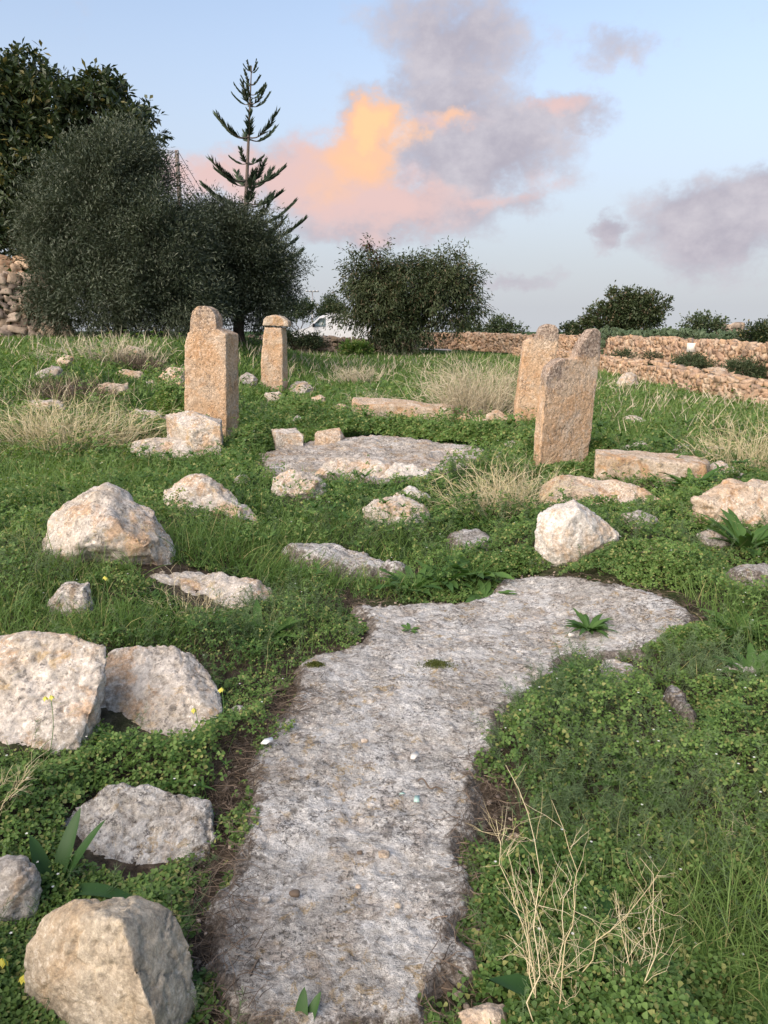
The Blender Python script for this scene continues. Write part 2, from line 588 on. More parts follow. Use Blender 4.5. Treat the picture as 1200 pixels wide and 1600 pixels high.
M['white'] = rock_mat('whitish_limestone', (0.56, 0.52, 0.465), (0.62, 0.59, 0.55), warm_amt=0.6, dark_amt=0.35, white_amt=0.5, gold_amt=0.2, warm=(0.52, 0.36, 0.22), mott=0.45)
M['grey'] = rock_mat('grey_lichened_limestone', (0.33, 0.305, 0.275), (0.45, 0.42, 0.385), warm=(0.38, 0.27, 0.17), warm_amt=0.6, dark_amt=0.85, white_amt=0.6, gold_amt=0.5, grain=1.1, mott=0.7)
M['beige'] = rock_mat('beige_broken_limestone', (0.38, 0.315, 0.235), (0.43, 0.375, 0.295), warm=(0.37, 0.265, 0.16), warm_amt=0.5, dark_amt=0.3, white_amt=0.2, gold_amt=0.1, pits=0.5, mott=0.35)
M['orange'] = rock_mat('orange_globigerina_limestone', (0.60, 0.41, 0.26), (0.63, 0.485, 0.355), warm=(0.58, 0.335, 0.17), warm_amt=0.6, dark_amt=0.35,
                       white_amt=0.3, gold_amt=0.1, grain=0.8, grey_top=0.9, bump_d=0.7, pits=0.7, mott=0.3, dirt=0.12)
M['rubble'] = island_rock_mat('orange_rubble_stone', [(0.36, 0.235, 0.15), (0.48, 0.33, 0.215), (0.42, 0.285, 0.20), (0.56, 0.43, 0.31), (0.32, 0.235, 0.175), (0.50, 0.34, 0.21)], 0.6)
M['rubble_grey'] = island_rock_mat('grey_rubble_stone', [(0.30, 0.24, 0.19), (0.42, 0.34, 0.27), (0.25, 0.20, 0.17), (0.46, 0.38, 0.31), (0.33, 0.25, 0.18)], 0.6)


def soil_material():
    m, T, bs, out = new_mat('soil_and_moss')
    pos = T.new('ShaderNodeNewGeometry').outputs['Position']
    n1 = T.noise(pos, 0.9, 5, 0.6)
    n2 = T.noise(pos, 22, 6, 0.7)
    n3 = T.noise(pos, 90, 4, 0.7)
    soil = T.mix(T.ramp(n2, 0.35, 0.65), (0.035, 0.026, 0.019), (0.11, 0.085, 0.062))
    soil = T.mix(T.ramp(n3, 0.60, 0.70, 0, 0.6), soil, (0.24, 0.20, 0.165))
    green = T.mix(T.ramp(n2, 0.3, 0.7), (0.018, 0.042, 0.010), (0.045, 0.09, 0.020))
    sep = T.new('ShaderNodeSeparateXYZ'); T.put(sep.inputs[0], pos)
    far = T.ramp(sep.outputs[1], 3.5, 9.0, 0.0, 0.45)
    c = T.mix(T.ramp(T.math('ADD', n1, far), 0.5, 0.72), soil, green)
    T.put(bs.inputs['Base Color'], c)
    bs.inputs['Roughness'].default_value = 0.95
    bs.inputs['Specular IOR Level'].default_value = 0.1
    b = T.new('ShaderNodeBump'); b.inputs['Strength'].default_value = 0.8; b.inputs['Distance'].default_value = 0.02
    T.put(b.inputs['Height'], T.math('ADD', n2, T.math('MULTIPLY', n3, 0.5))); T.put(bs.inputs['Normal'], b.outputs[0])
    return m


M['soil'] = soil_material()
M['gravel'] = plain_mat('grey_gravel', (0.30, 0.29, 0.28), 0.95, 0.1, 0.3, 20, bump_d=0.4)
M['litter'] = straw_mat('dead_plant_litter', (0.045, 0.034, 0.026, 1), (0.20, 0.15, 0.11, 1))
M['straw'] = straw_mat('pale_straw', (0.46, 0.38, 0.21, 1), (0.66, 0.58, 0.40, 1))
M['straw_grey'] = straw_mat('grey_straw', (0.36, 0.31, 0.21, 1), (0.60, 0.53, 0.39, 1))
M['clover'] = leaf_mat('clover_leaf', (0.060, 0.125, 0.030, 1), (0.170, 0.270, 0.070, 1), (0.27, 0.29, 0.10, 1), 1.3, 0.34, cc_amt=0.15)
M['grass'] = leaf_mat('grass_blade', (0.080, 0.150, 0.040, 1), (0.195, 0.290, 0.085, 1), (0.38, 0.35, 0.16, 1), 0.5, 0.34, 0.55, 0.25, 0.04)
M['feather'] = leaf_mat('feathery_weed', (0.065, 0.110, 0.050, 1), (0.155, 0.215, 0.105, 1), None, 1.0, 0.2, 0.6, 0.2)
M['broad'] = leaf_mat('broad_leaf', (0.045, 0.105, 0.026, 1), (0.110, 0.200, 0.052, 1), None, 2.0, 0.25, 0.6, 0.2)
M['squill'] = leaf_mat('glossy_strap_leaf', (0.022, 0.062, 0.016, 1), (0.045, 0.100, 0.028, 1), None, 5.0, 0.12, 0.5, 0.25)
M['wiry'] = leaf_mat('wiry_stem', (0.16, 0.18, 0.06, 1), (0.34, 0.31, 0.15, 1), None, 1.0, 0.1)
M['moss'] = leaf_mat('moss_tuft', (0.06, 0.075, 0.015, 1), (0.13, 0.15, 0.035, 1), None, 6.0, 0.1)
M['olive'] = leaf_mat('olive_leaf', (0.028, 0.042, 0.023, 1), (0.092, 0.112, 0.070, 1), (0.145, 0.16, 0.115, 1), 0.5, 0.08, 0.5, 0.3, 0.1)
M['ficus'] = leaf_mat('dark_glossy_leaf', (0.018, 0.034, 0.014, 1), (0.055, 0.078, 0.030, 1), (0.17, 0.15, 0.045, 1), 0.4, 0.12, 0.4, 0.4, 0.09)
M['carob'] = leaf_mat('drooping_dark_leaf', (0.028, 0.046, 0.018, 1), (0.088, 0.110, 0.048, 1), (0.13, 0.105, 0.060, 1), 0.5, 0.1, 0.5, 0.3, 0.1)
M['pine'] = leaf_mat('norfolk_pine_needle', (0.040, 0.066, 0.042, 1), (0.095, 0.130, 0.080, 1), None, 0.5, 0.05, 0.6, 0.2)
M['hedge'] = leaf_mat('far_shrub_leaf', (0.028, 0.048, 0.022, 1), (0.085, 0.115, 0.055, 1), (0.12, 0.13, 0.07, 1), 0.3, 0.1, 0.55, 0.2, 0.12)
M['brownleaf'] = leaf_mat('brown_dry_leaf', (0.06, 0.03, 0.02, 1), (0.13, 0.07, 0.045, 1), None, 1.0, 0.1)
M['cactus'] = leaf_mat('prickly_pear_pad', (0.050, 0.085, 0.040, 1), (0.115, 0.155, 0.085, 1), None, 0.6, 0.03, 0.6, 0.25)
M['bark'] = plain_mat('dark_bark', (0.075, 0.058, 0.045), 0.95, 0.1, 0.4, 14, bump_d=0.6)
M['pinebark'] = plain_mat('grey_pine_bark', (0.14, 0.115, 0.10), 0.95, 0.1, 0.3, 8, bump_d=0.4)
M['polewood'] = plain_mat('weathered_pole_wood', (0.17, 0.14, 0.125), 0.9, 0.15, 0.3, 6)
M['wire'] = plain_mat('dark_cable', (0.06, 0.06, 0.065), 0.6, 0.3, 0.1)
M['white_paint'] = plain_mat('white_van_paint', (0.72, 0.74, 0.76), 0.35, 0.5, 0.05, 2)
M['glass_dark'] = plain_mat('van_glass', (0.10, 0.14, 0.15), 0.12, 0.6, 0.1)
M['rubber'] = plain_mat('black_rubber', (0.025, 0.025, 0.025), 0.8, 0.2, 0.1)
M['steel'] = plain_mat('grey_steel', (0.35, 0.35, 0.36), 0.45, 0.5, 0.1, metal=0.6)
M['sign_white'] = plain_mat('faded_white_board', (0.62, 0.60, 0.55), 0.7, 0.3, 0.12, 8)
M['ceramic'] = plain_mat('white_glazed_ceramic', (0.82, 0.83, 0.82), 0.3, 0.5, 0.03)
M['green_glass'] = plain_mat('pale_green_glass', (0.36, 0.52, 0.47), 0.25, 0.5, 0.1)
M['headlight'] = plain_mat('clear_lamp_glass', (0.55, 0.58, 0.6), 0.15, 0.6, 0.05)
M['yellow'] = leaf_mat('yellow_petal', (0.65, 0.58, 0.08, 1), (0.75, 0.70, 0.16, 1), None, 1.0, 0.3)
M['white_petal'] = leaf_mat('white_petal', (0.7, 0.7, 0.66, 1), (0.8, 0.8, 0.76, 1), None, 1.0, 0.2)
M['stem'] = plain_mat('green_flower_stem', (0.10, 0.20, 0.05), 0.6, 0.3, 0.15)
# ------------------------------------------------------------------ terrain swells
bump(265, 655, 0.30, 0.5, 1.1)      # mound beside the left pillar
bump(90, 900, 0.10, 0.5)
bump(100, 640, 0.15, 1.2)
bump(1050, 1200, 0.06, 0.5)
bump(1120, 850, 0.10, 0.8)
bump(980, 900, 0.05, 0.5)
bump(300, 1100, 0.05, 0.4)
bump(650, 690, 0.06, 1.0, 1.5)
bump(640, 640, 0.10, 0.9, 2.0)


def build_ground():
    ys = [-6.0, -3.0, -1.0, 0.0, 0.6]
    y = 0.9
    while y < 2600:
        ys.append(y)
        y *= 1.012 if y < 12 else (1.03 if y < 70 else 1.14)
    xs = [0.0]
    x = 0.03
    st = 0.03
    while x < 2600:
        xs.append(x)
        st *= 1.025
        x += st
    xs = np.array(sorted([-v for v in xs[1:]] + xs)); ys = np.array(ys)
    X, Y = np.meshgrid(xs, ys)
    P = np.column_stack([X.ravel(), Y.ravel()])
    Z = ground(P[:, 0], P[:, 1])
    near = 1 - S(np.hypot(P[:, 0], P[:, 1]), 8, 14)
    Z = Z + near * 0.025 * (fbm(P * 9, 4, 40) - 0.5)
    nx = len(xs); ny = len(ys)
    i = np.arange(ny - 1)[:, None] * nx; j = np.arange(nx - 1)[None]
    F = np.stack([i + j, i + j + 1, i + nx + j + 1, i + nx + j], -1).reshape(-1, 4)
    me = mesh_from("ground", np.column_stack([P, Z]), [F])
    me.materials.append(M['soil'])
    me.polygons.foreach_set("use_smooth", np.ones(len(me.polygons), bool))
    o = bpy.data.objects.new("ground", me)
    COL.objects.link(o)
    tag(o, kind='structure')


build_ground()

SLABS = []      # (polygon xy, margin)
BARE = []
FOOT = []       # convex footprints of stones


def chaikin(p, n=2):
    for _ in range(n):
        q = np.roll(p, -1, 0)
        p = np.stack([0.75 * p + 0.25 * q, 0.25 * p + 0.75 * q], 1).reshape(-1, p.shape[1])
    return p


def sdf_poly(P, poly):
    """positive inside"""
    d = np.full(len(P), 1e9)
    ins = np.zeros(len(P), bool)
    n = len(poly)
    for k in range(n):
        a = poly[k]; b = poly[(k + 1) % n]
        ab = b - a
        t = np.clip(((P - a) @ ab) / (ab @ ab + 1e-12), 0, 1)
        d = np.minimum(d, np.hypot(P[:, 0] - a[0] - t * ab[0], P[:, 1] - a[1] - t * ab[1]))
        c = ((a[1] > P[:, 1]) != (b[1] > P[:, 1])) & (P[:, 0] < ab[0] * (P[:, 1] - a[1]) / (ab[1] + 1e-12) + a[0])
        ins ^= c
    return np.where(ins, d, -d)


def poly_px(px):
    return np.array([gnd(*p)[:2] for p in px])


def slab(name, px, label, cat, mat, h=0.05, res=0.012, edge=0.07, rough=0.03, seed=1, group=None, tilt=(0, 0), dents=0.008, jag=0.13, rimw=0.13):
    poly = chaikin(poly_px(px), 2)
    SLABS.append(poly)
    lo = poly.min(0) - 0.1; hi = poly.max(0) + 0.1
    xs = np.arange(lo[0], hi[0], res); ys = np.arange(lo[1], hi[1], res)
    X, Y = np.meshgrid(xs, ys)
    P = np.column_stack([X.ravel(), Y.ravel()])
    d = sdf_poly(P, poly)
    d = d + (jag * (fbm(P * 6 * 0.13 / jag, 6, seed, 0.62) - 0.5)) * min(1, edge * 14 + 0.2)
    g = ground(P[:, 0], P[:, 1])
    top = h * S(d, -0.25 * edge, edge)
    c = poly.mean(0)
    wav = rough * (fbm(P * 2.2, 3, seed + 3) - 0.5) * 2 + 0.4 * rough * (fbm(P * 8, 3, seed + 5) - 0.5) * 2
    fine = dents * (fbm(P * 28, 4, seed + 7, 0.6) - 0.5) * 2
    pit = -1.1 * dents * S(fbm(P * 17, 3, seed + 9), 0.58, 0.72)
    z = g + top + (wav + fine + pit) * S(d, -0.02, 0.06) + tilt[0] * (P[:, 0] - c[0]) + tilt[1] * (P[:, 1] - c[1])
    z = z - 0.10 * S(-d, 0.0, 0.05)
    nx = len(xs); ny = len(ys)
    i = np.arange(ny - 1)[:, None] * nx; j = np.arange(nx - 1)[None]
    F = np.stack([i + j, i + j + 1, i + nx + j + 1, i + nx + j], -1).reshape(-1, 4)
    keep = (d[F] > -0.06).any(1)
    F = F[keep]
    used = np.unique(F)
    mp = np.zeros(len(P), int); mp[used] = np.arange(len(used))
    V = np.column_stack([P, z])[used]
    o3 = np.array([c[0], c[1], ground(c[0], c[1])[0]])
    me = mesh_from(name, V - o3, [mp[F]])
    me.materials.append(mat)
    at_ = me.attributes.new('rim', 'FLOAT', 'POINT')
    at_.data.foreach_set('value', (1 - S(d, 0.0, rimw))[used].astype(np.float32))
    me.polygons.foreach_set("use_smooth", np.ones(len(me.polygons), bool))
    o = bpy.data.objects.new(name, me)
    o.location = o3
    COL.objects.link(o)
    tag(o, label, cat, group)
    return o


MAIN_SLAB = [(385, 1640), (330, 1560), (318, 1500), (300, 1440), (330, 1400), (352, 1330), (372, 1260), (385, 1190), (420, 1160), (455, 1120), (462, 1070), (470, 1035),
             (545, 1020), (572, 998), (560, 970), (535, 950), (640, 948), (745, 946), (770, 920), (830, 902), (900, 905), (990, 925),
             (1060, 950), (1095, 980), (1080, 1010), (1000, 1030), (935, 1040), (880, 1040), (860, 1085), (800, 1105), (780, 1150), (775, 1180),
             (755, 1210), (770, 1270), (765, 1310), (725, 1340), (748, 1390), (735, 1440), (712, 1470), (745, 1510), (740, 1540), (690, 1530),
             (665, 1580), (660, 1640)]
G_SLAB = "flat limestone slabs in the ground"
slab("rock_slab", MAIN_SLAB, "long grey lichened rock slab running from the camera toward the four stone pillars", "rock slab", M['slab'],
     h=0.045, res=0.0085, edge=0.045, rough=0.016, seed=2, group=G_SLAB, jag=0.20)
slab("rock_slab", [(405, 706), (470, 696), (560, 686), (640, 690), (710, 698), (775, 711), (735, 726), (680, 748), (600, 758), (500, 750), (415, 752)],
     "broad flat slab below the two squared blocks between the pillars", "rock slab", M['slabwarm'], h=0.05, res=0.022, edge=0.07, rough=0.05, seed=21, group=G_SLAB, jag=0.45, dents=0.016)
slab("rock_slab", [(430, 872), (480, 864), (540, 872), (600, 884), (652, 894), (640, 910), (600, 912), (520, 905), (470, 892)],
     "low grey slab in the grass just beyond the long path slab", "rock slab", M['slab'], h=0.11, res=0.016, edge=0.06, rough=0.04, seed=31, group=G_SLAB, jag=0.3, dents=0.015)
slab("rock_slab", [(690, 846), (740, 832), (768, 834), (770, 862), (735, 872), (705, 862)],
     "small black-flecked slab beneath the pale grass clump right of centre", "rock slab", M['slab'], h=0.06, res=0.018, edge=0.05, rough=0.02, seed=37, group=G_SLAB, jag=0.25)
slab("rock_slab", [(1115, 906), (1150, 893), (1260, 896), (1260, 926), (1140, 918)],
     "whitish flat slab at the right edge of the picture", "rock slab", M['slab'], h=0.07, res=0.018, edge=0.05, rough=0.02, seed=43, group=G_SLAB)
slab("rock_slab", [(1030, 1098), (1052, 1086), (1078, 1115), (1102, 1140), (1085, 1156), (1055, 1140)],
     "narrow slanting slab showing through the clover on the right", "rock slab", M['slab'], h=0.08, res=0.010, edge=0.03, rough=0.015, seed=47, group=G_SLAB)
slab("rock_slab", [(930, 1050), (960, 1038), (1000, 1046), (990, 1072), (945, 1076)],
     "small slab patch half covered by feathery weeds below the wide end of the path slab", "rock slab", M['grey'], h=0.05, res=0.012, edge=0.03, rough=0.015, seed=53, group=G_SLAB)

# bare litter strips beside the long slab
for px in ([(310, 1640), (292, 1520), (272, 1420), (305, 1380), (325, 1290), (340, 1210), (365, 1140), (420, 1120), (430, 1160), (400, 1240), (380, 1400), (400, 1640)],
           [(375, 1150), (400, 1110), (455, 1060), (500, 1080), (510, 1110), (450, 1140)],
           [(735, 1200), (790, 1195), (800, 1260), (770, 1300), (760, 1350), (745, 1480), (750, 1560), (720, 1640), (650, 1640), (690, 1500), (720, 1440), (720, 1330)],
           [(840, 900), (900, 880), (960, 905), (1060, 935), (1110, 975), (1080, 1000), (1000, 940), (900, 930)],
           [(520, 930), (600, 940), (600, 965), (530, 960)],
           [(400, 690), (760, 680), (790, 715), (740, 725), (700, 700), (420, 715)], [(420, 770), (520, 780), (540, 800), (430, 792)]):
    BARE.append(poly_px(px))
# ------------------------------------------------------------------ stones
def hull_mesh(groups, voxel, smooth=2, relax=0.5):
    """union of convex hulls -> even voxel mesh; returns verts, quads, normals"""
    bm = bmesh.new()
    for pts in groups:
        vs = [bm.verts.new(p) for p in pts]
        r = bmesh.ops.convex_hull(bm, input=vs)
        junk = list({e for e in r['geom_interior'] + r['geom_unused'] if isinstance(e, bmesh.types.BMVert)})
        if junk:
            bmesh.ops.delete(bm, geom=junk, context='VERTS')
    bmesh.ops.recalc_face_normals(bm, faces=bm.faces)
    me = bpy.data.meshes.new("tmp")
    bm.to_mesh(me); bm.free()
    o = bpy.data.objects.new("tmp", me)
    COL.objects.link(o)
    md = o.modifiers.new("r", 'REMESH')
    md.mode = 'VOXEL'; md.voxel_size = voxel
    sm = o.modifiers.new("s", 'SMOOTH'); sm.factor = relax; sm.iterations = smooth
    dg = bpy.context.evaluated_depsgraph_get()
    e = o.evaluated_get(dg)
    em = e.to_mesh()
    n = len(em.vertices)
    V = np.zeros(n * 3); em.vertices.foreach_get("co", V)
    N = np.zeros(n * 3); em.vertices.foreach_get("normal", N)
    tot = np.zeros(len(em.polygons), int); em.polygons.foreach_get("loop_total", tot)
    L = np.zeros(len(em.loops), int); em.loops.foreach_get("vertex_index", L)
    st = np.concatenate([[0], np.cumsum(tot)[:-1]])
    F4 = L[st[tot == 4][:, None] + np.arange(4)]
    F3 = L[st[tot == 3][:, None] + np.arange(3)]
    e.to_mesh_clear()
    bpy.data.objects.remove(o); bpy.data.meshes.remove(me)
    return V.reshape(-1, 3), [F4, F3], N.reshape(-1, 3)


_rk = [100]


def finish_rock(name, groups, mat, size, label, cat, group, voxel=None, smooth=2, chunk=1.0, parent=None, greyf=None, tall=False, pitamp=1.0, cuts=0):
    _rk[0] += 1
    sd = _rk[0]
    voxel = voxel or max(size / 46, 0.007)
    V, F, N = hull_mesh(groups, voxel, smooth)
    a = size * chunk
    if cuts:
        cg = np.random.default_rng(sd * 7 + 1)
        for _ in range(cuts):
            q = cg.normal(size=3); q /= np.linalg.norm(q)
            if q[2] < -0.3:
                continue
            pr = V @ q
            tq = np.quantile(pr, cg.uniform(0.935, 0.99))
            V = V - q * np.maximum(pr - tq, 0)[:, None] * 0.92
    P = V + sd * 3.3
    d = 0.085 * a * (fbm(P * (2.2 / size), 2, sd) - 0.5) * 2
    # broken facets
    d += 0.06 * a * (np.abs(fbm(P * (4.5 / size), 3, sd + 3) - 0.5) * 2 - 0.25)
    d += 0.022 * a * (fbm(P * (14 / size), 4, sd + 5, 0.6) - 0.5) * 2
    mm = min(1.0, size / 0.4)
    d += 0.009 * mm * (fbm(P * 26, 3, sd + 7) - 0.5) * 2 * chunk
    d -= 0.014 * mm * min(1, chunk * 1.3) * S(1 - np.abs(fbm(P * (5.5 / max(size, 0.3)), 4, sd + 13) - 0.5) * 2, 0.93, 1.0)
    d -= 0.007 * mm * pitamp * S(fbm(P * 30, 3, sd + 9), 0.6, 0.74)
    V = V + N * d[:, None]
    lo = V.min(0); hi = V.max(0)
    org = np.array([(lo[0] + hi[0]) / 2, (lo[1] + hi[1]) / 2, 0])
    org[2] = ground(org[0], org[1])[0]
    me = mesh_from(name, V - org, F)
    me.materials.append(mat)
    me.polygons.foreach_set("use_smooth", np.ones(len(me.polygons), bool))
    if greyf is not None:
        at_ = me.attributes.new('grey', 'FLOAT', 'POINT')
        at_.data.foreach_set('value', greyf(V).astype(np.float32))
    o = bpy.data.objects.new(name, me)
    COL.objects.link(o)
    o.location = org
    if parent is not None:
        o.parent = parent
        o.location = Vector(org) - parent.location
    # footprint for the plants
    low = V[V[:, 2] < ground(V[:, 0], V[:, 1]) + 0.10]
    if len(low) > 8:
        FOOT.append(convex2(low[:, :2]))
    if parent is None:
        tag(o, label, cat, group)
    return o


def convex2(P):
    P = P[np.lexsort((P[:, 1], P[:, 0]))]
    def half(pts):
        h = []
        for p in pts:
            while len(h) >= 2 and (h[-1][0] - h[-2][0]) * (p[1] - h[-2][1]) - (h[-1][1] - h[-2][1]) * (p[0] - h[-2][0]) <= 0:
                h.pop()
            h.append(p)
        return h
    a = half(list(P)); b = half(list(P[::-1]))
    H = np.array(a[:-1] + b[:-1])
    c = H.mean(0)
    return c + (H - c) * 0.93


G_ST = "weathered limestone stones scattered in the ruin"


def boulder(px, label, mat='pale', dk=0.7, front=0.30, back=0.45, inner=0.6, extra=None, name="limestone_boulder", cat="boulder", voxel=None,
            smooth=2, chunk=1.0, base=None, group=G_ST, bury=0.14, lean=0.6, cuts=11):
    """outline of the stone as seen, given real distance and thickness"""
    p = np.array(px, float)
    p = p.mean(0) + (p - p.mean(0)) * 1.04
    ymax = p[:, 1].max(); ymin = p[:, 1].min()
    c = np.array([(p[:, 0].max() + p[:, 0].min()) / 2, (ymax + ymin) / 2])
    G = gnd(c[0], base if base else ymax - 0.12 * (ymax - ymin))
    Y0 = G[1]
    dist = Y0 / ray(c[0], ymax)[1]
    w = (p[:, 0].max() - p[:, 0].min()) / 1200 * dist
    hh = (ymax - ymin) / 1200 * dist
    dep = dk * w
    pts = []
    def Yof(q):
        f = (ymax - q[1]) / (ymax - ymin)
        return Y0 + dep * (0.08 + lean * f)
    for q in p:
        pts.append(at(q[0], q[1], Yof(q)))
    for q in p:
        r = c + (q - c) * inner
        pts.append(at(r[0], r[1], Yof(r) - dep * front))
        r2 = c + (q - c) * 0.72
        pts.append(at(r2[0], r2[1], Yof(r2) + dep * back))
    for q in p:
        f = (ymax - q[1]) / (ymax - ymin)
        if f < 0.72:
            b = at(q[0], q[1], Yof(q))
            pts.append(b * np.array([1, 1, 0]) + np.array([0, 0.05 * dep, ground(b[0], b[1])[0] - bury * min(1, w / 0.4)]))
    if extra:
        for (ex, ey, dy) in extra:
            pts.append(at(ex, ey, Y0 + dy * dep))
    return finish_rock(name, [pts], M[mat], max(w, 0.6 * hh), label, cat, group, voxel, smooth, chunk, cuts=cuts)


def block(quad_front, topback, label, mat='pale', depth=None, name="limestone_block", cat="block", voxel=None, smooth=2, chunk=0.6, group=G_ST, bury=0.12):
    """squared stone: front face corners (px) standing at the ground, and the far edge of its top"""
    ymax = max(q[1] for q in quad_front)
    cx = sum(q[0] for q in quad_front) / len(quad_front)
    Y0 = gnd(cx, ymax - 2)[1]
    pts = []
    for q in quad_front:
        b = at(q[0], q[1], Y0)
        pts.append(b)
        if q[1] > ymax - 0.5 * (ymax - min(k[1] for k in quad_front)):
            pts.append(b - np.array([0, 0, bury]))
    zt = max(p[2] for p in pts)
    for q in topback:
        d = ray(q[0], q[1])
        if depth:
            b = at(q[0], q[1], Y0 + depth)
        else:
            t = (zt - EYE[2]) / d[2]; b = EYE + d * t
        pts.append(b)
        pts.append(b * np.array([1, 1, 0]) + np.array([0, 0, ground(b[0], b[1])[0] - bury]))
    pts = np.array(pts)
    size = (max(q[0] for q in quad_front) - min(q[0] for q in quad_front)) / 1200 * Y0
    return finish_rock(name, [pts], M[mat], size, label, cat, group, voxel, smooth, chunk)


# --- lower left
boulder([(40, 1560), (48, 1480), (75, 1432), (120, 1405), (165, 1403), (215, 1402), (262, 1418), (285, 1450), (300, 1495), (308, 1560), (300, 1640), (60, 1640)],
        "big beige broken boulder with a flat sloping face in the bottom left corner", 'beige', dk=0.8, front=0.05, inner=0.5, lean=0.25,
        extra=[(190, 1440, -0.08), (205, 1500, -0.20), (240, 1590, -0.28), (250, 1640, -0.3), (120, 1640, -0.1)], chunk=0.4, voxel=0.006, cuts=0)
boulder([(-40, 1345), (38, 1340), (58, 1368), (57, 1420), (30, 1452), (-40, 1460)], "rough dark grey stone cut off by the left edge beside the strap leaves", 'grey', dk=0.8, chunk=1.3)
boulder([(98, 1290), (118, 1262), (170, 1228), (230, 1226), (325, 1252), (330, 1305), (315, 1350), (260, 1385), (220, 1412), (185, 1410), (112, 1378), (98, 1320)],
        "grey stone with golden lichen patches behind the broken beige boulder", 'slab', dk=0.75, front=0.05, inner=0.8, lean=0.95, voxel=0.007, cuts=3, chunk=0.7)
boulder([(-60, 992), (50, 988), (100, 994), (160, 1012), (164, 1035), (144, 1085), (128, 1165), (60, 1205), (0, 1225), (-60, 1230)],
        "large flat-topped lichened boulder cut by the left edge, beside a weedy crack", 'pale', dk=0.8, front=0.04, inner=0.82, lean=1.0, voxel=0.009, cuts=2, chunk=0.6)
boulder([(176, 1014), (255, 1010), (310, 1022), (335, 1052), (342, 1100), (325, 1150), (270, 1205), (205, 1195), (128, 1170), (118, 1115), (150, 1060)],
        "large pale boulder with orange stain along its top right of the weedy crack", 'pale', dk=0.8, front=0.04, inner=0.82, lean=1.0, voxel=0.008, cuts=2, chunk=0.6)
boulder([(205, 900), (262, 896), (350, 896), (432, 914), (405, 945), (335, 962), (290, 978), (240, 945)],
        "low lichened stone lying flat in the grass below the large hump-backed boulder", 'pale', dk=0.7, front=0.06, inner=0.75, lean=0.85)
boulder([(60, 838), (80, 808), (138, 770), (186, 764), (242, 800), (272, 826), (270, 862), (250, 894), (150, 890), (70, 885)],
        "large hump-backed whitish boulder on the left bank", 'pale', dk=0.6, front=0.25, inner=0.55, lean=0.55, extra=[(165, 800, -0.1), (120, 850, -0.25), (230, 850, -0.2)])
boulder([(255, 772), (308, 742), (328, 741), (352, 766), (400, 798), (402, 818), (345, 816), (300, 806)],
        "pointed pale rock with pinkish stain right of the hump-backed boulder", 'pale', dk=0.6, front=0.25, chunk=1.2)
boulder([(70, 945), (95, 907), (140, 909), (144, 950), (85, 970)], "dull brown stone sunk in weeds between the hump-backed and flat-topped boulders", 'grey', dk=0.7)

# --- left ruin by the first pillar
block([(296, 672), (345, 664), (346, 718), (318, 706), (300, 694)], [(258, 648), (300, 641), (346, 656)], "squared pale block at the foot of the notched left pillar", 'pale', depth=0.45)
boulder([(256, 652), (300, 641), (345, 655), (346, 672), (318, 690), (290, 676)], "long slanting top stone leaning against the squared block under the left pillar", 'pale', dk=0.6, front=0.08, inner=0.7, lean=0.85, chunk=0.7, base=712)
boulder([(198, 690), (230, 683), (280, 683), (308, 692), (313, 722), (255, 728), (205, 712)], "flat cracked stone in front of the squared block by the left pillar", 'pale', dk=0.7, front=0.08, inner=0.75, lean=0.8)
boulder([(188, 645), (215, 638), (262, 648), (260, 662), (200, 660)], "narrow grey slab half buried beside the clover mound", 'pale', dk=0.7, lean=0.8)
boulder([(244, 588), (262, 573), (288, 576), (291, 606), (262, 607)], "warm angular rock touching the left side of the notched pillar", 'warm', dk=0.8)
boulder([(154, 600), (200, 597), (204, 610), (190, 622), (158, 616)], "flat-topped stone behind the large straw tuft, right end", 'warm', dk=0.7)
boulder([(168, 584), (190, 578), (222, 582), (218, 590), (172, 590)], "thin flat stone on the bank above the clover mound", 'warm', dk=0.6)
boulder([(222, 598), (240, 593), (245, 600), (238, 606), (224, 605)], "small stone poking out of the top of the clover mound", 'pale', dk=0.8)
boulder([(84, 568), (100, 553), (116, 558), (112, 570), (88, 574)], "small orange-topped rock high on the left bank", 'warm', dk=0.8)
boulder([(53, 584), (80, 571), (100, 574), (96, 588), (60, 592)], "grey leaning slab next to the small orange-topped rock on the left bank", 'grey', dk=0.8)
boulder([(28, 628), (60, 622), (102, 625), (104, 640), (40, 644)], "long pale stone behind the large straw tuft, left end", 'pale', dk=0.6)
boulder([(182, 552), (202, 540), (226, 545), (224, 560), (186, 562)], "rounded rock among dry weeds at the top of the left bank", 'warm', dk=0.8)
boulder([(96, 606), (108, 599), (120, 606), (118, 616), (98, 616)], "small pale stone seen through the straw on the left bank", 'pale', dk=0.8)
boulder([(366, 746), (380, 738), (392, 748), (388, 758), (370, 757)], "small stone in the grass behind the pointed pale rock", 'pale', dk=0.8)
boulder([(372, 590), (386, 582), (402, 588), (400, 602), (374, 604)], "white flecked stone between the notched and capped pillars", 'grey', dk=0.8)

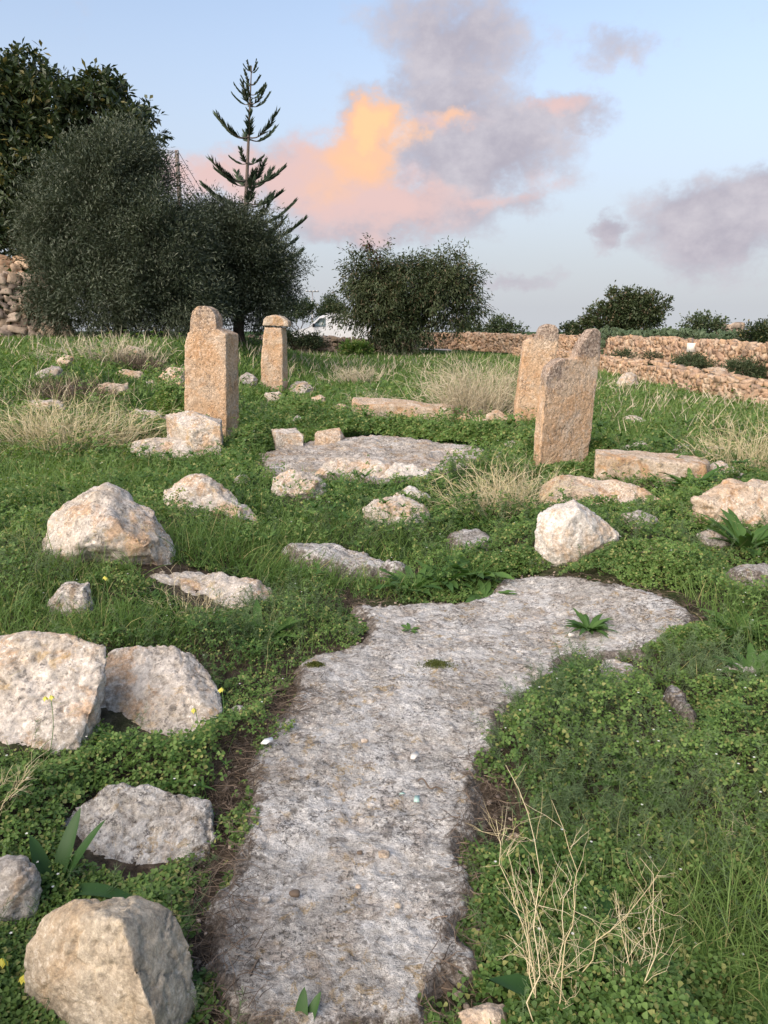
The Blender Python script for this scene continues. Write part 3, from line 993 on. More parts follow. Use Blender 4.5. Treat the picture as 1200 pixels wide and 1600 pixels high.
# --- centre
boulder([(448, 606), (462, 597), (478, 597), (488, 606), (480, 619), (456, 621)], "rounded pale rock just right of the capped pillar", 'pale', dk=0.9)
boulder([(410, 614), (440, 612), (441, 622), (436, 632), (414, 630)], "flat footing stone beneath the capped pillar", 'pale', dk=0.9)
boulder([(486, 621), (500, 616), (508, 622), (507, 632), (490, 634)], "small warm stone right of the rounded pale rock", 'warm', dk=0.9)
boulder([(524, 632), (534, 630), (544, 633), (543, 642), (526, 643)], "small warm stone at the left end of the pink kerb", 'warm', dk=0.9)
block([(548, 630), (610, 632), (705, 640), (712, 655), (660, 662), (618, 656), (548, 643)], [(550, 617), (620, 622), (712, 632)], "long pinkish kerb stone below the grey dry shrub", 'warm', depth=0.5, name="kerb_stone", cat="kerb stone", chunk=0.35)
boulder([(713, 652), (730, 647), (757, 650), (757, 664), (722, 664)], "flat stone between the long kerb and the rounded warm stone", 'warm', dk=0.8)
boulder([(752, 652), (775, 642), (800, 652), (798, 667), (755, 666)], "rounded warm stone at the right end of the kerb beside the far right pillar", 'warm', dk=0.8)
block([(431, 677), (474, 680), (474, 704), (430, 702)], [(424, 671), (463, 668)], "squared grey block, left of the pair on the broad slab", 'pale', depth=0.35, chunk=0.45)
block([(491, 680), (533, 684), (533, 700), (492, 699)], [(496, 673), (530, 668), (538, 682)], "cube-like stone, right of the pair on the broad slab", 'warm', depth=0.3, chunk=0.6)
boulder([(424, 746), (440, 736), (475, 736), (508, 752), (495, 776), (470, 784), (446, 782), (427, 772)], "rounded tan boulder at the near left end of the broad slab", 'pale', dk=0.7)
boulder([(494, 742), (528, 709), (575, 711), (612, 733), (598, 756), (540, 756)], "tilted tan ledge stone on the near edge of the broad slab", 'pale', dk=0.7, front=0.1, inner=0.8, lean=0.8, cuts=3)
boulder([(586, 742), (618, 722), (678, 731), (664, 752), (606, 758)], "low whitish stone beside the tilted ledge on the broad slab", 'white', dk=0.7, front=0.1, lean=0.8)
boulder([(566, 795), (583, 780), (625, 779), (672, 798), (660, 824), (620, 836), (576, 822)], "oval pale stone in the middle of the grassy court", 'pale', dk=0.8, front=0.2)
boulder([(613, 770), (640, 760), (674, 776), (662, 784), (625, 780)], "smaller flat stone behind the oval stone in the grassy court", 'white', dk=0.8)
boulder([(685, 805), (695, 802), (702, 806), (698, 812), (687, 811)], "pebble-sized stone right of the oval stone", 'warm', dk=0.9)
boulder([(766, 706), (780, 700), (794, 707), (790, 718), (768, 717)], "small stone above the pale grass clump right of centre", 'pale', dk=0.9)
boulder([(787, 692), (800, 688), (816, 691), (815, 704), (790, 704)], "small flat stone close to the near right pillar on its left side", 'pale', dk=0.9)
boulder([(455, 655), (466, 648), (476, 658), (474, 668), (458, 666)], "small stone left of the pair of squared blocks", 'grey', dk=0.9)

# --- right
boulder([(846, 752), (855, 740), (880, 738), (965, 746), (1050, 786), (1038, 800), (935, 784), (872, 786), (846, 800)],
        "long sloping slab stone at the foot of the near right pillar", 'warm', dk=0.5, front=0.06, inner=0.85, lean=0.9, chunk=0.6, cuts=2)
boulder([(836, 842), (842, 805), (856, 788), (898, 780), (945, 805), (969, 836), (962, 850), (920, 862), (880, 886), (856, 872)],
        "big white angular boulder with an orange lower edge in front of the right pillars", 'white', dk=0.55, front=0.10, inner=0.8, lean=0.35, chunk=0.7,
        extra=[(868, 800, -0.12), (862, 850, -0.16), (884, 876, -0.12), (935, 850, -0.1), (900, 792, -0.05)])
block([(932, 712), (1000, 716), (1104, 726), (1106, 760), (1040, 762), (926, 748)], [(928, 700), (945, 699), (1085, 710), (1108, 722)], "long orange-stained rectangular block right of the near right pillar", 'warm', depth=0.5, chunk=0.4)
boulder([(1086, 778), (1138, 752), (1180, 746), (1240, 750), (1240, 838), (1170, 832), (1120, 802)], "large warm boulder at the right edge", 'warm', dk=0.7, front=0.18, inner=0.72, cuts=4)
boulder([(1104, 726), (1130, 718), (1162, 742), (1135, 756), (1106, 752)], "sloping grey rock behind the large warm boulder at the right edge", 'pale', dk=0.8)
boulder([(972, 804), (998, 795), (1030, 812), (1024, 830), (990, 826)], "small grey stone right of the big white angular boulder", 'grey', dk=0.9)
boulder([(1088, 834), (1110, 825), (1156, 845), (1132, 860), (1098, 856)], "grey stone sunk in weeds below the large warm boulder", 'grey', dk=0.9)
boulder([(993, 864), (1016, 853), (1031, 862), (1029, 876), (1004, 876)], "small buff stone in the clover below the big white angular boulder", 'warm', dk=0.9)
boulder([(963, 592), (978, 582), (994, 585), (1000, 604), (968, 608)], "pale stone standing in the field behind the near right pillar", 'pale', dk=0.8)
boulder([(972, 654), (992, 646), (1016, 658), (1012, 664), (976, 664)], "flat grey stone in the field above the orange-stained block", 'pale', dk=0.8)
boulder([(972, 700), (1005, 690), (1024, 699), (1020, 710), (975, 710)], "thin flat stone lying behind the orange-stained block, left one", 'pale', dk=0.8)
boulder([(1048, 702), (1070, 692), (1092, 706), (1088, 716), (1050, 714)], "grey flat stone lying behind the orange-stained block, middle one", 'grey', dk=0.8)
boulder([(1098, 704), (1118, 694), (1142, 710), (1138, 720), (1100, 718)], "flat stone lying behind the orange-stained block, right one", 'pale', dk=0.8)
boulder([(1128, 1045), (1155, 1030), (1192, 1040), (1190, 1056), (1135, 1060)], "grey stone almost hidden in weeds at the right of the path slab", 'grey', dk=0.9)
boulder([(716, 1580), (738, 1564), (792, 1570), (802, 1600), (790, 1640), (720, 1640)], "orange broken stone at the bottom edge beside the path slab", 'warm', dk=0.8, chunk=1.3, voxel=0.005)
boulder([(733, 1462), (742, 1450), (757, 1452), (758, 1466), (742, 1475)], "small cream stone on the litter right of the path slab near the bottom", 'warm', dk=0.9, voxel=0.004)
boulder([(788, 1314), (796, 1301), (812, 1300), (818, 1312), (800, 1320)], "small buff stone beside the pale dry stalks", 'warm', dk=0.9, voxel=0.004)
boulder([(318, 1512), (330, 1498), (350, 1505), (354, 1522), (335, 1530), (322, 1526)], "small pale stone on the litter left of the path slab", 'grey', dk=0.9, voxel=0.004)
boulder([(686, 1540), (700, 1530), (716, 1540), (712, 1556), (692, 1556)], "dark charcoal stone in the litter hollow at the bottom of the path slab", 'litter', dk=0.9, voxel=0.004)
boulder([(360, 1108), (372, 1100), (384, 1106), (380, 1116), (366, 1117)], "small brown stone in the clover beside the stained boulder", 'grey', dk=0.9, voxel=0.005)


# --- the four standing pillars
G_PIL = "standing limestone pillars of the ruin"


def corners(pts, Y):
    return [at(px, py, Y) for px, py in pts]


def prism(front, Yf, dY, scale_back=1.0, shift=0.0):
    """front outline at distance Yf pushed back by dY metres, parallel faces"""
    f = corners(front, Yf)
    return f + [p + np.array([shift, dY, 0.0]) for p in f]


def grey_above(z0, z1, extra=None):
    def f(V):
        v = S(V[:, 2], z0, z1)
        if extra is not None:
            v = np.maximum(v, extra(V))
        return v
    return f


# notched pillar on the left: warm front face, cooler right side
Y1 = gnd(352, 690)[1]
fr = [(289, 560), (288, 540), (292, 520), (300, 515), (340, 515), (353, 522), (353, 690), (310, 690), (288, 640)]
body = corners(fr, Y1)
side = [at(367, 532, Y1 + 0.42), at(369, 560, Y1 + 0.42), at(368, 684, Y1 + 0.42), at(360, 523, Y1 + 0.3)]
bk = [p + np.array([0.10, 0.42, 0]) for p in body]
low = [p * np.array([1, 1, 0]) + np.array([0, 0, -0.25]) for p in (body[6], body[7], body[8], side[2], bk[8])]
horn = corners([(295, 522), (297, 500), (299, 486), (308, 478), (320, 477), (330, 482), (337, 494), (338, 522)], Y1)
horn2 = [p + np.array([0.03, 0.30, -0.01]) for p in horn]
zt1 = at(320, 515, Y1)[2]
finish_rock("stone_pillar", [body + side + bk + low, horn + horn2], M['orange'], 0.62, "tall notched pillar on the left with bright orange front face and rounded knob", "pillar", G_PIL,
            voxel=0.013, smooth=2, chunk=0.24, greyf=lambda V: 0.55 * S(V[:, 2], zt1 - 0.16, zt1 + 0.10))
# capped pillar
Y2 = gnd(430, 612)[1]
t = empty("stone_pillar", (at(430, 612, Y2)[0], Y2 + 0.2, ground(at(430, 612, Y2)[0], Y2)[0]))
tag(t, "slender pillar topped by a separate loose capstone behind the notched one", "pillar", G_PIL)
fr = [(413, 511), (445, 513), (449, 540), (449, 600), (446, 614), (406, 610), (407, 575), (410, 530)]
b2 = corners([(413, 511), (440, 512), (442, 540), (442, 604), (440, 614), (406, 610), (407, 575), (410, 530)], Y2)
s2 = corners([(446, 514), (449, 538), (450, 600), (447, 612)], Y2 + 0.4)
k2 = [p + np.array([0.05, 0.4, 0]) for p in b2]
finish_rock("shaft", [b2 + s2 + k2], M['orange'], 0.55, None, None, None, voxel=0.018, smooth=2, chunk=0.35, parent=t,
            greyf=lambda V: 0.25 + 0 * V[:, 2])
cp = corners([(410, 509), (411, 499), (416, 494), (430, 492), (441, 495), (450, 502), (451, 511), (430, 510)], Y2 - 0.03)
finish_rock("capstone", [cp + [p + np.array([0.02, 0.48, 0]) for p in cp]], M['warm'], 0.5, None, None, None, voxel=0.018, smooth=2, chunk=0.4, parent=t)
# far right pillar
Y3 = gnd(828, 664)[1]
fb = [(804, 668), (806, 640), (813, 585), (820, 534), (828, 528), (856, 526), (873, 530), (871, 545), (862, 590), (850, 636), (846, 668)]
body = prism(fb, Y3, 0.34, shift=0.02)
low = [p * np.array([1, 1, 0]) + np.array([0, 0, -0.2]) for p in (body[0], body[10], body[11], body[21])]
horn = prism([(838, 535), (842, 518), (847, 510), (857, 506), (868, 508), (874, 516), (873, 536)], Y3, 0.32, shift=0.02)
zt = at(845, 528, Y3)[2]
finish_rock("stone_pillar", [body + low, horn], M['orange'], 0.6, "far right pillar leaning outward with a rounded shoulder knob partly behind the nearest one", "pillar", G_PIL,
            voxel=0.015, smooth=2, chunk=0.24, greyf=grey_above(zt - 0.16, zt + 0.10))
# near right pillar
Y4 = gnd(880, 736)[1]
def slanted(pts, dY):
    f = [at(px, py, Y4 + 0.0045 * (px - 841)) for px, py in pts]
    return f + [p + np.array([-0.012, dY, 0.0]) for p in f]


fb = [(841, 740), (845, 690), (849, 640), (854, 590), (859, 575), (872, 563), (884, 561), (908, 562), (936, 560), (935, 580), (929, 630), (924, 676), (917, 700), (916, 724)]
body = slanted(fb, 0.30)
low = [p * np.array([1, 1, 0]) + np.array([0, 0, -0.2]) for p in (body[0], body[13], body[14], body[27])]
horn = slanted([(900, 575), (900, 559), (908, 538), (918, 524), (925, 515), (934, 514), (940, 521), (937, 575)], 0.26)
zt = at(890, 562, Y4)[2]


def lich4(V):
    return 0.9 * S(V[:, 2], zt - 0.55, zt - 0.05) * S(-(V[:, 0] - at(900, 600, Y4)[0]), -0.10, 0.20)


finish_rock("stone_pillar", [body + low, horn], M['orange'], 0.6, "nearest right pillar with grey lichened shoulder and a leaning horn on its right", "pillar", G_PIL,
            voxel=0.011, smooth=2, chunk=0.24, greyf=grey_above(zt - 0.08, zt + 0.10, lich4))
# ------------------------------------------------------------------ dry stone walls
def rounded_cube():
    bm = bmesh.new()
    bmesh.ops.create_cube(bm, size=1.0)
    bmesh.ops.subdivide_edges(bm, edges=bm.edges, cuts=2, use_grid_fill=True)
    V = np.array([v.co for v in bm.verts]); F = np.array([[v.index for v in f.verts] for f in bm.faces])
    bm.free()
    n = V / np.linalg.norm(V, axis=1)[:, None]
    return V * 0.88 + n * 0.5 * 0.14, F, V * 0.12 + n * 0.44


RC_V, RC_F, PEB_V = rounded_cube()


def rubble_wall(name, path, heights, thick, stone, mat, label, cat="wall", seed=1, cap=True, ends=0.0, group=None, core_mat=None):
    """path: list of (x,y); every stone laid in rough courses, two faces and a top, over a dark core"""
    rg = np.random.default_rng(seed)
    path = np.array(path, float); heights = np.array(heights, float)
    seg = np.hypot(*np.diff(path, axis=0).T); cum = np.concatenate([[0], np.cumsum(seg)])
    L = cum[-1]
    C, Sx, Rz, Tl = [], [], [], []

    def pos(s):
        k = np.clip(np.searchsorted(cum, s) - 1, 0, len(seg) - 1)
        f = (s - cum[k]) / seg[k]
        p = path[k] + (path[k + 1] - path[k]) * f[:, None] if np.ndim(s) else path[k] + (path[k + 1] - path[k]) * f
        d = (path[k + 1] - path[k]) / seg[k][:, None]
        h = heights[k] + (heights[k + 1] - heights[k]) * f
        return p, d, h
    mb = MB()
    for side in (-1, 1, 0):
        maxh = heights.max()
        z = 0.0
        while z < maxh or side == 0:
            ch = stone * rg.uniform(0.55, 0.8)
            ln = rg.uniform(0.6, 1.5, int(L / stone * 1.3) + 4) * stone * 1.1
            s = np.cumsum(ln) - ln / 2
            ok = s < L
            s = s[ok]; ln = ln[ok]
            p, d, h = pos(s)
            jag = h + 0.35 * stone * (fbm(np.column_stack([s * 0.9, s * 0]), 3, seed + 77) - 0.5) * 2
            nrm = np.column_stack([-d[:, 1], d[:, 0]])
            if side == 0:
                keep = np.ones(len(s), bool)
                offs = rg.uniform(-0.28, 0.28, len(s)) * thick
                zz = jag + rg.uniform(-0.1, 0.1, len(s)) * stone
                reps = 1
            else:
                keep = (z + ch * 0.5) < jag
                batter = 0.06 * z
                offs = side * (thick / 2 - 0.32 * stone - batter) + rg.normal(0, 0.035 * stone / 0.3, len(s))
                zz = np.full(len(s), z + ch / 2) + rg.normal(0, 0.06 * stone, len(s))
            c2 = p + nrm * offs[:, None]
            g = ground(c2[:, 0], c2[:, 1])
            c3 = np.column_stack([c2, g + zz])[keep]
            sz = np.column_stack([ln * 0.98, np.full(len(s), stone * 0.85) * rg.uniform(0.8, 1.2, len(s)), ch * rg.uniform(0.85, 1.25, len(s))])[keep]
            ang = np.arctan2(d[:, 1], d[:, 0])[keep] + rg.normal(0, 0.22, keep.sum())
            n = len(c3)
            if n:
                V = RC_V[None] * sz[:, None]
                V = V + (vnoise((RC_V[None] * 2.1 + rg.uniform(0, 99, (n, 1, 3))).reshape(-1, 3), seed).reshape(n, -1, 1) - 0.5) * sz.min(1)[:, None, None] * np.sign(RC_V)[None] * 0.8
                t = rg.normal(0, 0.2, n)
                ct, st_ = np.cos(t)[:, None], np.sin(t)[:, None]
                V = np.stack([V[..., 0] * ct - V[..., 2] * st_, V[..., 1], V[..., 0] * st_ + V[..., 2] * ct], -1)
                ca, sa = np.cos(ang)[:, None], np.sin(ang)[:, None]
                V = np.stack([V[..., 0] * ca - V[..., 1] * sa, V[..., 0] * sa + V[..., 1] * ca, V[..., 2]], -1) + c3[:, None]
                F = (RC_F[None] + (np.arange(n) * len(RC_V))[:, None, None]).reshape(-1, 4)
                mb.add(V.reshape(-1, 3), F)
            if side == 0:
                break
            z += ch * 0.92
    mid = path[len(path) // 2]
    org = np.array([mid[0], mid[1], ground(mid[0], mid[1])[0]])
    o = mb.build(name, mat, origin=org)
    # core of packed earth and chips, hidden between the faces
    s = np.linspace(0, L, int(L / 0.8) + 2)
    p, d, h = pos(np.clip(s, 1e-4, L - 1e-4))
    nrm = np.column_stack([-d[:, 1], d[:, 0]])
    cr = MB()
    a = p + nrm * (thick * 0.5 - 0.55 * stone); b = p - nrm * (thick * 0.5 - 0.55 * stone)
    g = ground(p[:, 0], p[:, 1])
    V = np.concatenate([np.column_stack([a, g - 0.1]), np.column_stack([a, g + h * 0.93]), np.column_stack([b, g + h * 0.93]), np.column_stack([b, g - 0.1])])
    n = len(s); i = np.arange(n - 1)
    F = np.concatenate([np.stack([i + k * n, i + 1 + k * n, i + 1 + (k + 1) * n, i + (k + 1) * n], 1) for k in range(3)])
    cr.add(V, F, [[0, n, 2 * n, 3 * n], [n - 1, 4 * n - 1, 3 * n - 1, 2 * n - 1]])
    cr.build("wall_core", core_mat or M['soil'], parent=o)
    tag(o, label, cat, group)
    return o


G_WALL = "dry stone field walls"
rubble_wall("rubble_wall", [(12.6, 12), (11.25, 22.3), (10.9, 29), (10.3, 35.5), (7.6, 43.5), (4.9, 49.0), (2.2, 48.6)], [0.98, 0.98, 1.0, 1.0, 1.0, 0.98, 0.9], 0.7, 0.20, M['rubble'],
            "long orange rubble wall along the far side of the track on the right", seed=5, group=G_WALL)
rubble_wall("rubble_wall", [(8.3, 12.0), (7.75, 16.3), (7.65, 20.4), (7.8, 26), (7.4, 33), (6.8, 39)], [0.36, 0.40, 0.48, 0.46, 0.45, 0.40], 0.8, 0.17, M['rubble'],
            "low collapsed rubble wall between the right field and the grey track", seed=9, group=G_WALL)
rubble_wall("rubble_wall", [(2.0, 44.6), (-2.2, 44.2), (-6.5, 43.6), (-10.5, 43.0)], [0.62, 0.72, 0.78, 0.85], 0.6, 0.32, M['rubble_grey'],
            "low field wall in front of the white van", seed=13, group=G_WALL)
gx = ground(-11.5, 22)[0]
rubble_wall("rubble_wall", [(-17, 21.0), (-12.5, 22.0), (-9.3, 23.2)], [2.05, 1.85, 1.7], 0.8, 0.30, M['rubble_grey'],
            "tall grey dry stone wall at the left edge below the dark broadleaf tree", seed=17, group=G_WALL)
rubble_wall("rubble_wall", [(-17, 22.6), (-12.5, 23.2), (-9.8, 24.4)], [2.75, 2.45, 2.2], 0.8, 0.30, M['rubble'],
            "orange stone terrace rising behind the tall grey wall at the left edge", seed=19, group=G_WALL)
q = at(1146, 530, 36)
rubble_wall("ruined_wall", [(q[0] - 0.65, 36.5), (q[0] + 0.65, 36.2)], [1.55, 1.35], 0.5, 0.32, M['rubble_grey'],
            "short ruined stone stub standing among the prickly pears behind the long wall", seed=23, group=G_WALL)


# the track between the walls
def strip(name, L, R, mat, dz=0.02):
    n = len(L)
    mb = MB()
    V = []
    for (a, b) in zip(L, R):
        for k in range(5):
            x = a[0] + (b[0] - a[0]) * k / 4; y = a[1] + (b[1] - a[1]) * k / 4
            V.append((x, y, ground(x, y)[0] + dz))
    F = [[i * 5 + k, i * 5 + k + 1, i * 5 + k + 6, i * 5 + k + 5] for i in range(n - 1) for k in range(4)]
    mb.add(V, F)
    o = mb.build(name, mat)
    tag(o, kind='structure')
    return o


ys = np.linspace(8, 36, 40)
strip("track", [(8.45 + 0.02 * (18 - y) if y < 18 else 8.3, y) for y in ys], [(np.interp(y, [8, 22, 29, 36], [12.7, 10.75, 10.4, 9.9]), y) for y in ys], M['gravel'])
ys = np.linspace(-24, 4, 40)
strip("road", [(x, 46.2) for x in ys], [(x, 50.6) for x in ys], M['gravel'], 0.03)
# a fallen block lying on the edge of the track
boulder([(1100, 580), (1108, 574), (1136, 576), (1140, 588), (1104, 588)], "pale block lying on the low collapsed wall by the track", 'warm', dk=0.8, base=600, chunk=0.6)
boulder([(1068, 582), (1076, 573), (1086, 582), (1080, 590), (1068, 590)], "pointed pale stone on top of the low collapsed wall", 'pale', dk=0.8, base=600)

# sign board on the long wall
p = at(1083, 543, 27.0)
t = empty("wall_sign", (p[0] - 0.05, p[1], p[2]))
tag(t, "square faded white board fixed to the long orange wall on the right", "sign")
mb = MB(); mb.box(np.array(t.location), (0.31, 0.02, 0.30), rz=-0.5); mb.build("board", M['sign_white'], parent=t)
mb = MB(); mb.box(np.array(t.location) + np.array([0.02, 0.04, -0.05]), (0.05, 0.05, 0.75), rz=-0.5); mb.build("post", M['polewood'], parent=t)


# ------------------------------------------------------------------ white van beyond the field wall
def van():
    x0, y0 = -5.65, 47.6      # nose, near side
    z0 = ground(-3, 48)[0] + 0.03
    W = 1.9
    t = empty("parked_van", (x0 + 2.45, y0 + W / 2, z0))
    tag(t, "white panel van parked on the road behind the low field wall", "van")
    prof = [(0.05, 0.42), (0.0, 0.62), (0.04, 0.88), (0.16, 1.02), (0.95, 1.22), (1.12, 1.30), (1.75, 1.86), (1.95, 1.95), (2.4, 2.02), (3.6, 2.04), (4.6, 2.02), (4.82, 1.96), (4.88, 1.7), (4.92, 0.7), (4.9, 0.42)]
    bm = bmesh.new()
    for side in (0, 1):
        pass
    n = len(prof)
    rows = []
    for (yy, ins) in ((0.0, 0.0), (0.06, 0.0), (W - 0.06, 0.0), (W, 0.0)):
        row = []
        for (x, z) in prof:
            tum = 0.16 * max(0, z - 1.05)            # the sides lean in above the waist
            y = yy
            edge = 0.05 if yy in (0.0, W) else 0.0
            y = yy + tum if yy < W / 2 else yy - tum
            cx, cz = 2.45, 1.1
            f = 1 - edge * 0.35
            row.append(bm.verts.new((x0 + cx + (x - cx) * f, y0 + y, z0 + cz + (z - cz) * f)))
        rows.append(row)
    for a, b in zip(rows[:-1], rows[1:]):
        for k in range(n):
            bm.faces.new((a[k], a[(k + 1) % n], b[(k + 1) % n], b[k]))
    bm.faces.new(rows[0]); bm.faces.new(rows[-1][::-1])
    bmesh.ops.recalc_face_normals(bm, faces=bm.faces)
    me = bpy.data.meshes.new("body"); bm.to_mesh(me); bm.free()
    me.materials.append(M['white_paint'])
    o = bpy.data.objects.new("body", me); COL.objects.link(o); o.parent = t; o.location = -t.location

    def panel(name, pts, mat, near=True, proud=0.006):
        """flat glass set just proud of the leaning side"""
        mb = MB()
        def q(x, z, e):
            tum = 0.16 * max(0, z - 1.05)
            return (x0 + x, y0 + tum - e if near else y0 + W - tum + e, z0 + z)
        V = [q(x, z, proud) for x, z in pts] + [q(x, z, -0.02) for x, z in pts]
        k = len(pts)
        mb.add(V, [list(range(k))], [[i, (i + 1) % k, (i + 1) % k + k, i + k] for i in range(k)])
        return mb.build(name, mat, parent=t)
    panel("window", [(1.30, 1.30), (2.12, 1.30), (2.12, 1.78), (1.78, 1.78)], M['glass_dark'])
    panel("window", [(1.30, 1.30), (2.12, 1.30), (2.12, 1.78), (1.78, 1.78)], M['glass_dark'], near=False)
    mb = MB()
    a = np.array([x0 + 1.14, 0, z0 + 1.345]); b = np.array([x0 + 1.70, 0, z0 + 1.845])
    off = np.array([-0.012, 0, 0.012])
    V = []
    for pz, tm in ((a, 0.12), (b, 0.22)):
        for y in (y0 + tm, y0 + W - tm):
            V.append(np.array([pz[0], y, pz[2]]) + off)
            V.append(np.array([pz[0], y, pz[2]]) - off)
    mb.add(V, [[0, 2, 6, 4], [1, 5, 7, 3], [0, 4, 5, 1], [2, 3, 7, 6], [0, 1, 3, 2], [4, 6, 7, 5]])
    mb.build("windscreen", M['glass_dark'], parent=t)
    for x in (1.0, 3.98):
        for y in (y0 + 0.02, y0 + W - 0.24):
            w = MB()
            w.tube([(x0 + x, y, z0 + 0.33), (x0 + x, y + 0.22, z0 + 0.33)], 0.33, 20)
            ty = w.build("wheel", M['rubber'], parent=t)
            r = MB(); yy = y - 0.012 if y < y0 + 0.5 else y + 0.232
            r.tube([(x0 + x, yy, z0 + 0.33), (x0 + x, yy + 0.012, z0 + 0.33)], 0.2, 16)
            rim = r.build("rim", M['steel']); rim.parent = ty; rim.location = (0, 0, 0)
    for y in (y0 + 0.05, y0 + W - 0.4):
        h = MB(); h.box((x0 + 0.08, y + 0.17, z0 + 0.86), (0.14, 0.34, 0.2)); h.build("headlight", M['headlight'], parent=t)
    for y in (y0 - 0.12, y0 + W + 0.12):
        h = MB(); h.box((x0 + 1.42, y, z0 + 1.36), (0.12, 0.2, 0.22)); h.build("mirror", M['rubber'], parent=t)
    h = MB(); h.box((x0 + 0.0, y0 + W / 2, z0 + 0.5), (0.12, W - 0.1, 0.26)); h.build("bumper", M['rubber'], parent=t)
    h = MB(); h.box((x0 + 4.93, y0 + W / 2, z0 + 0.5), (0.14, W - 0.1, 0.24)); h.build("bumper", M['white_paint'], parent=t)
    for y in (y0 + 0.25, y0 + W - 0.25):
        h = MB(); h.tube([(x0 + 2.1, y, z0 + 2.06), (x0 + 4.4, y, z0 + 2.08)], 0.02, 6); h.build("roof_rail", M['steel'], parent=t)


van()

# ------------------------------------------------------------------ utility pole, its lines, the mast
D = 36.0
top = at(276, 235, D)
bx, by = top[0], top[1]
gz = ground(bx, by)[0]
t = empty("utility_pole", (bx, by, gz))
tag(t, "wooden utility pole carrying power lines above the olive trees", "utility pole")
mb = MB(); mb.tube([(bx, by, gz - 0.2), (bx, by, top[2])], [0.13, 0.09], 10); mb.build("pole", M['polewood'], parent=t)
for i in range(4):
    z = top[2] - 0.15 - i * 0.42
    mb = MB(); mb.tube([(bx - 0.02, by - 0.10, z), (bx + 0.10, by - 0.16, z), (bx + 0.10, by - 0.16, z + 0.08)], [0.02, 0.04, 0.045], 6); mb.build("insulator", M['steel'], parent=t)
    s = np.linspace(0, 1, 14)[:, None]
    a = np.array([bx + 0.10, by - 0.16, z + 0.08]); b = np.array([bx + 3.6, by + 5, z - 5.4 - 0.1 * i])
    pts = a + (b - a) * s; pts[:, 2] -= 1.0 * (4 * s * (1 - s))[:, 0] * 0.5
    mb = MB(); mb.tube(pts, 0.013, 4); mb.build("power_line", M['wire'], parent=t)
    b = np.array([bx - 16, by + 3, z + 0.15])
    pts = a + (b - a) * s; pts[:, 2] -= 0.8 * (4 * s * (1 - s))[:, 0] * 0.5
    mb = MB(); mb.tube(pts, 0.014, 4); mb.build("power_line", M['wire'], parent=t)

for (px, pyt, D, lab) in ((488, 455, 120, "taller thin floodlight mast far behind the white van"), (487, 476, 150, "shorter floodlight mast seen just below the taller one behind the white van")):
    q = at(px, pyt, D)
    gz = ground(q[0], q[1])[0]
    t = empty("lamp_mast", (q[0], q[1], gz))
    tag(t, lab, "lamp mast", "distant floodlight masts")
    mb = MB(); mb.tube([(q[0], q[1], gz), (q[0], q[1], q[2])], [0.16, 0.09], 8); mb.build("pole", M['steel'], parent=t)
    mb = MB()
    mb.tube([(q[0] - 0.9, q[1], q[2] - 0.05), (q[0] + 0.9, q[1], q[2] - 0.05)], 0.07, 6)
    for k in (-0.8, -0.3, 0.3, 0.8):
        mb.box((q[0] + k, q[1] - 0.1, q[2] - 0.02), (0.35, 0.3, 0.2))
    mb.build("lamp_head", M['steel'], parent=t)
# ------------------------------------------------------------------ leaves
KITE = np.array([[0, 0, 0], [0.55, -0.5, 0.10], [1, 0, 0], [0.55, 0.5, 0.10]])
KITE_F = np.array([[0, 1, 2, 3]])
FOLD_F = np.array([[0, 1, 2], [0, 2, 3]])


def unit(v):
    return v / (np.linalg.norm(v, axis=-1, keepdims=True) + 1e-9)


def rand_dirs(n, rg):
    v = rg.normal(size=(n, 3))
    return unit(v)


def leaves(mb, C, D, N, L, W, shape=KITE, faces=FOLD_F, curl=0.0):
    """C base points, D leaf axis, N rough normal"""
    D = unit(D)
    B = unit(np.cross(N, D)); N2 = np.cross(D, B)
    L = np.broadcast_to(L, (len(C),))[:, None, None]; W = np.broadcast_to(W, (len(C),))[:, None, None]
    u = shape[None, :, 0:1]; v = shape[None, :, 1:2]; w = shape[None, :, 2:3]
    V = C[:, None] + D[:, None] * u * L + B[:, None] * v * W + N2[:, None] * (w * W - curl * u * u * L)
    n = len(C); k = len(shape)
    F = (faces[None] + (np.arange(n) * k)[:, None, None]).reshape(-1, faces.shape[1])
    mb.add(V.reshape(-1, 3), F)


def crown_points(lobes, n_clump, per, spread, rg, shell=0.55, noise=0.35, nscale=1.6, seed=3, upbias=0.25):
    """clump centres through the outer part of each lobe, leaves scattered along a short twig from each"""
    lobes = np.array(lobes, float)
    vol = lobes[:, 3] * lobes[:, 4] * lobes[:, 5]
    wts = vol ** 0.75; wts /= wts.sum()
    k = rg.choice(len(lobes), n_clump, p=wts)
    d = rand_dirs(n_clump, rg)
    r = (shell ** 3 + (1 - shell ** 3) * rg.random(n_clump)) ** (1 / 3)
    inner = rg.random(n_clump) < 0.22
    r = np.where(inner, r * rg.uniform(0.2, 0.9, n_clump), r)
    bnd = 1 + noise * (fbm(d * nscale + k[:, None] * 7.7, 3, seed) - 0.5) * 2
    C = lobes[k, :3] + d * lobes[k, 3:6] * (r * bnd)[:, None]
    # twig direction: outward and a bit upward
    T = unit(d + rand_dirs(n_clump, rg) * 0.6 + np.array([0, 0, upbias]))
    i = np.repeat(np.arange(n_clump), per)
    s = rg.random(len(i))
    P = C[i] + T[i] * (s * spread * 1.6)[:, None] + rg.normal(size=(len(i), 3)) * spread * 0.28
    return C, T, P, i, s, d


def limb(mb, a, b, r0, r1, rg, wob=0.12, n=7, sides=6):
    a = np.array(a, float); b = np.array(b, float)
    s = np.linspace(0, 1, n)[:, None]
    L = np.linalg.norm(b - a)
    p = a + (b - a) * s + (rg.normal(size=(n, 3)) * wob * L * 0.3) * np.sin(s * math.pi)
    mb.tube(p, np.linspace(r0, r1, n), sides)
    return p


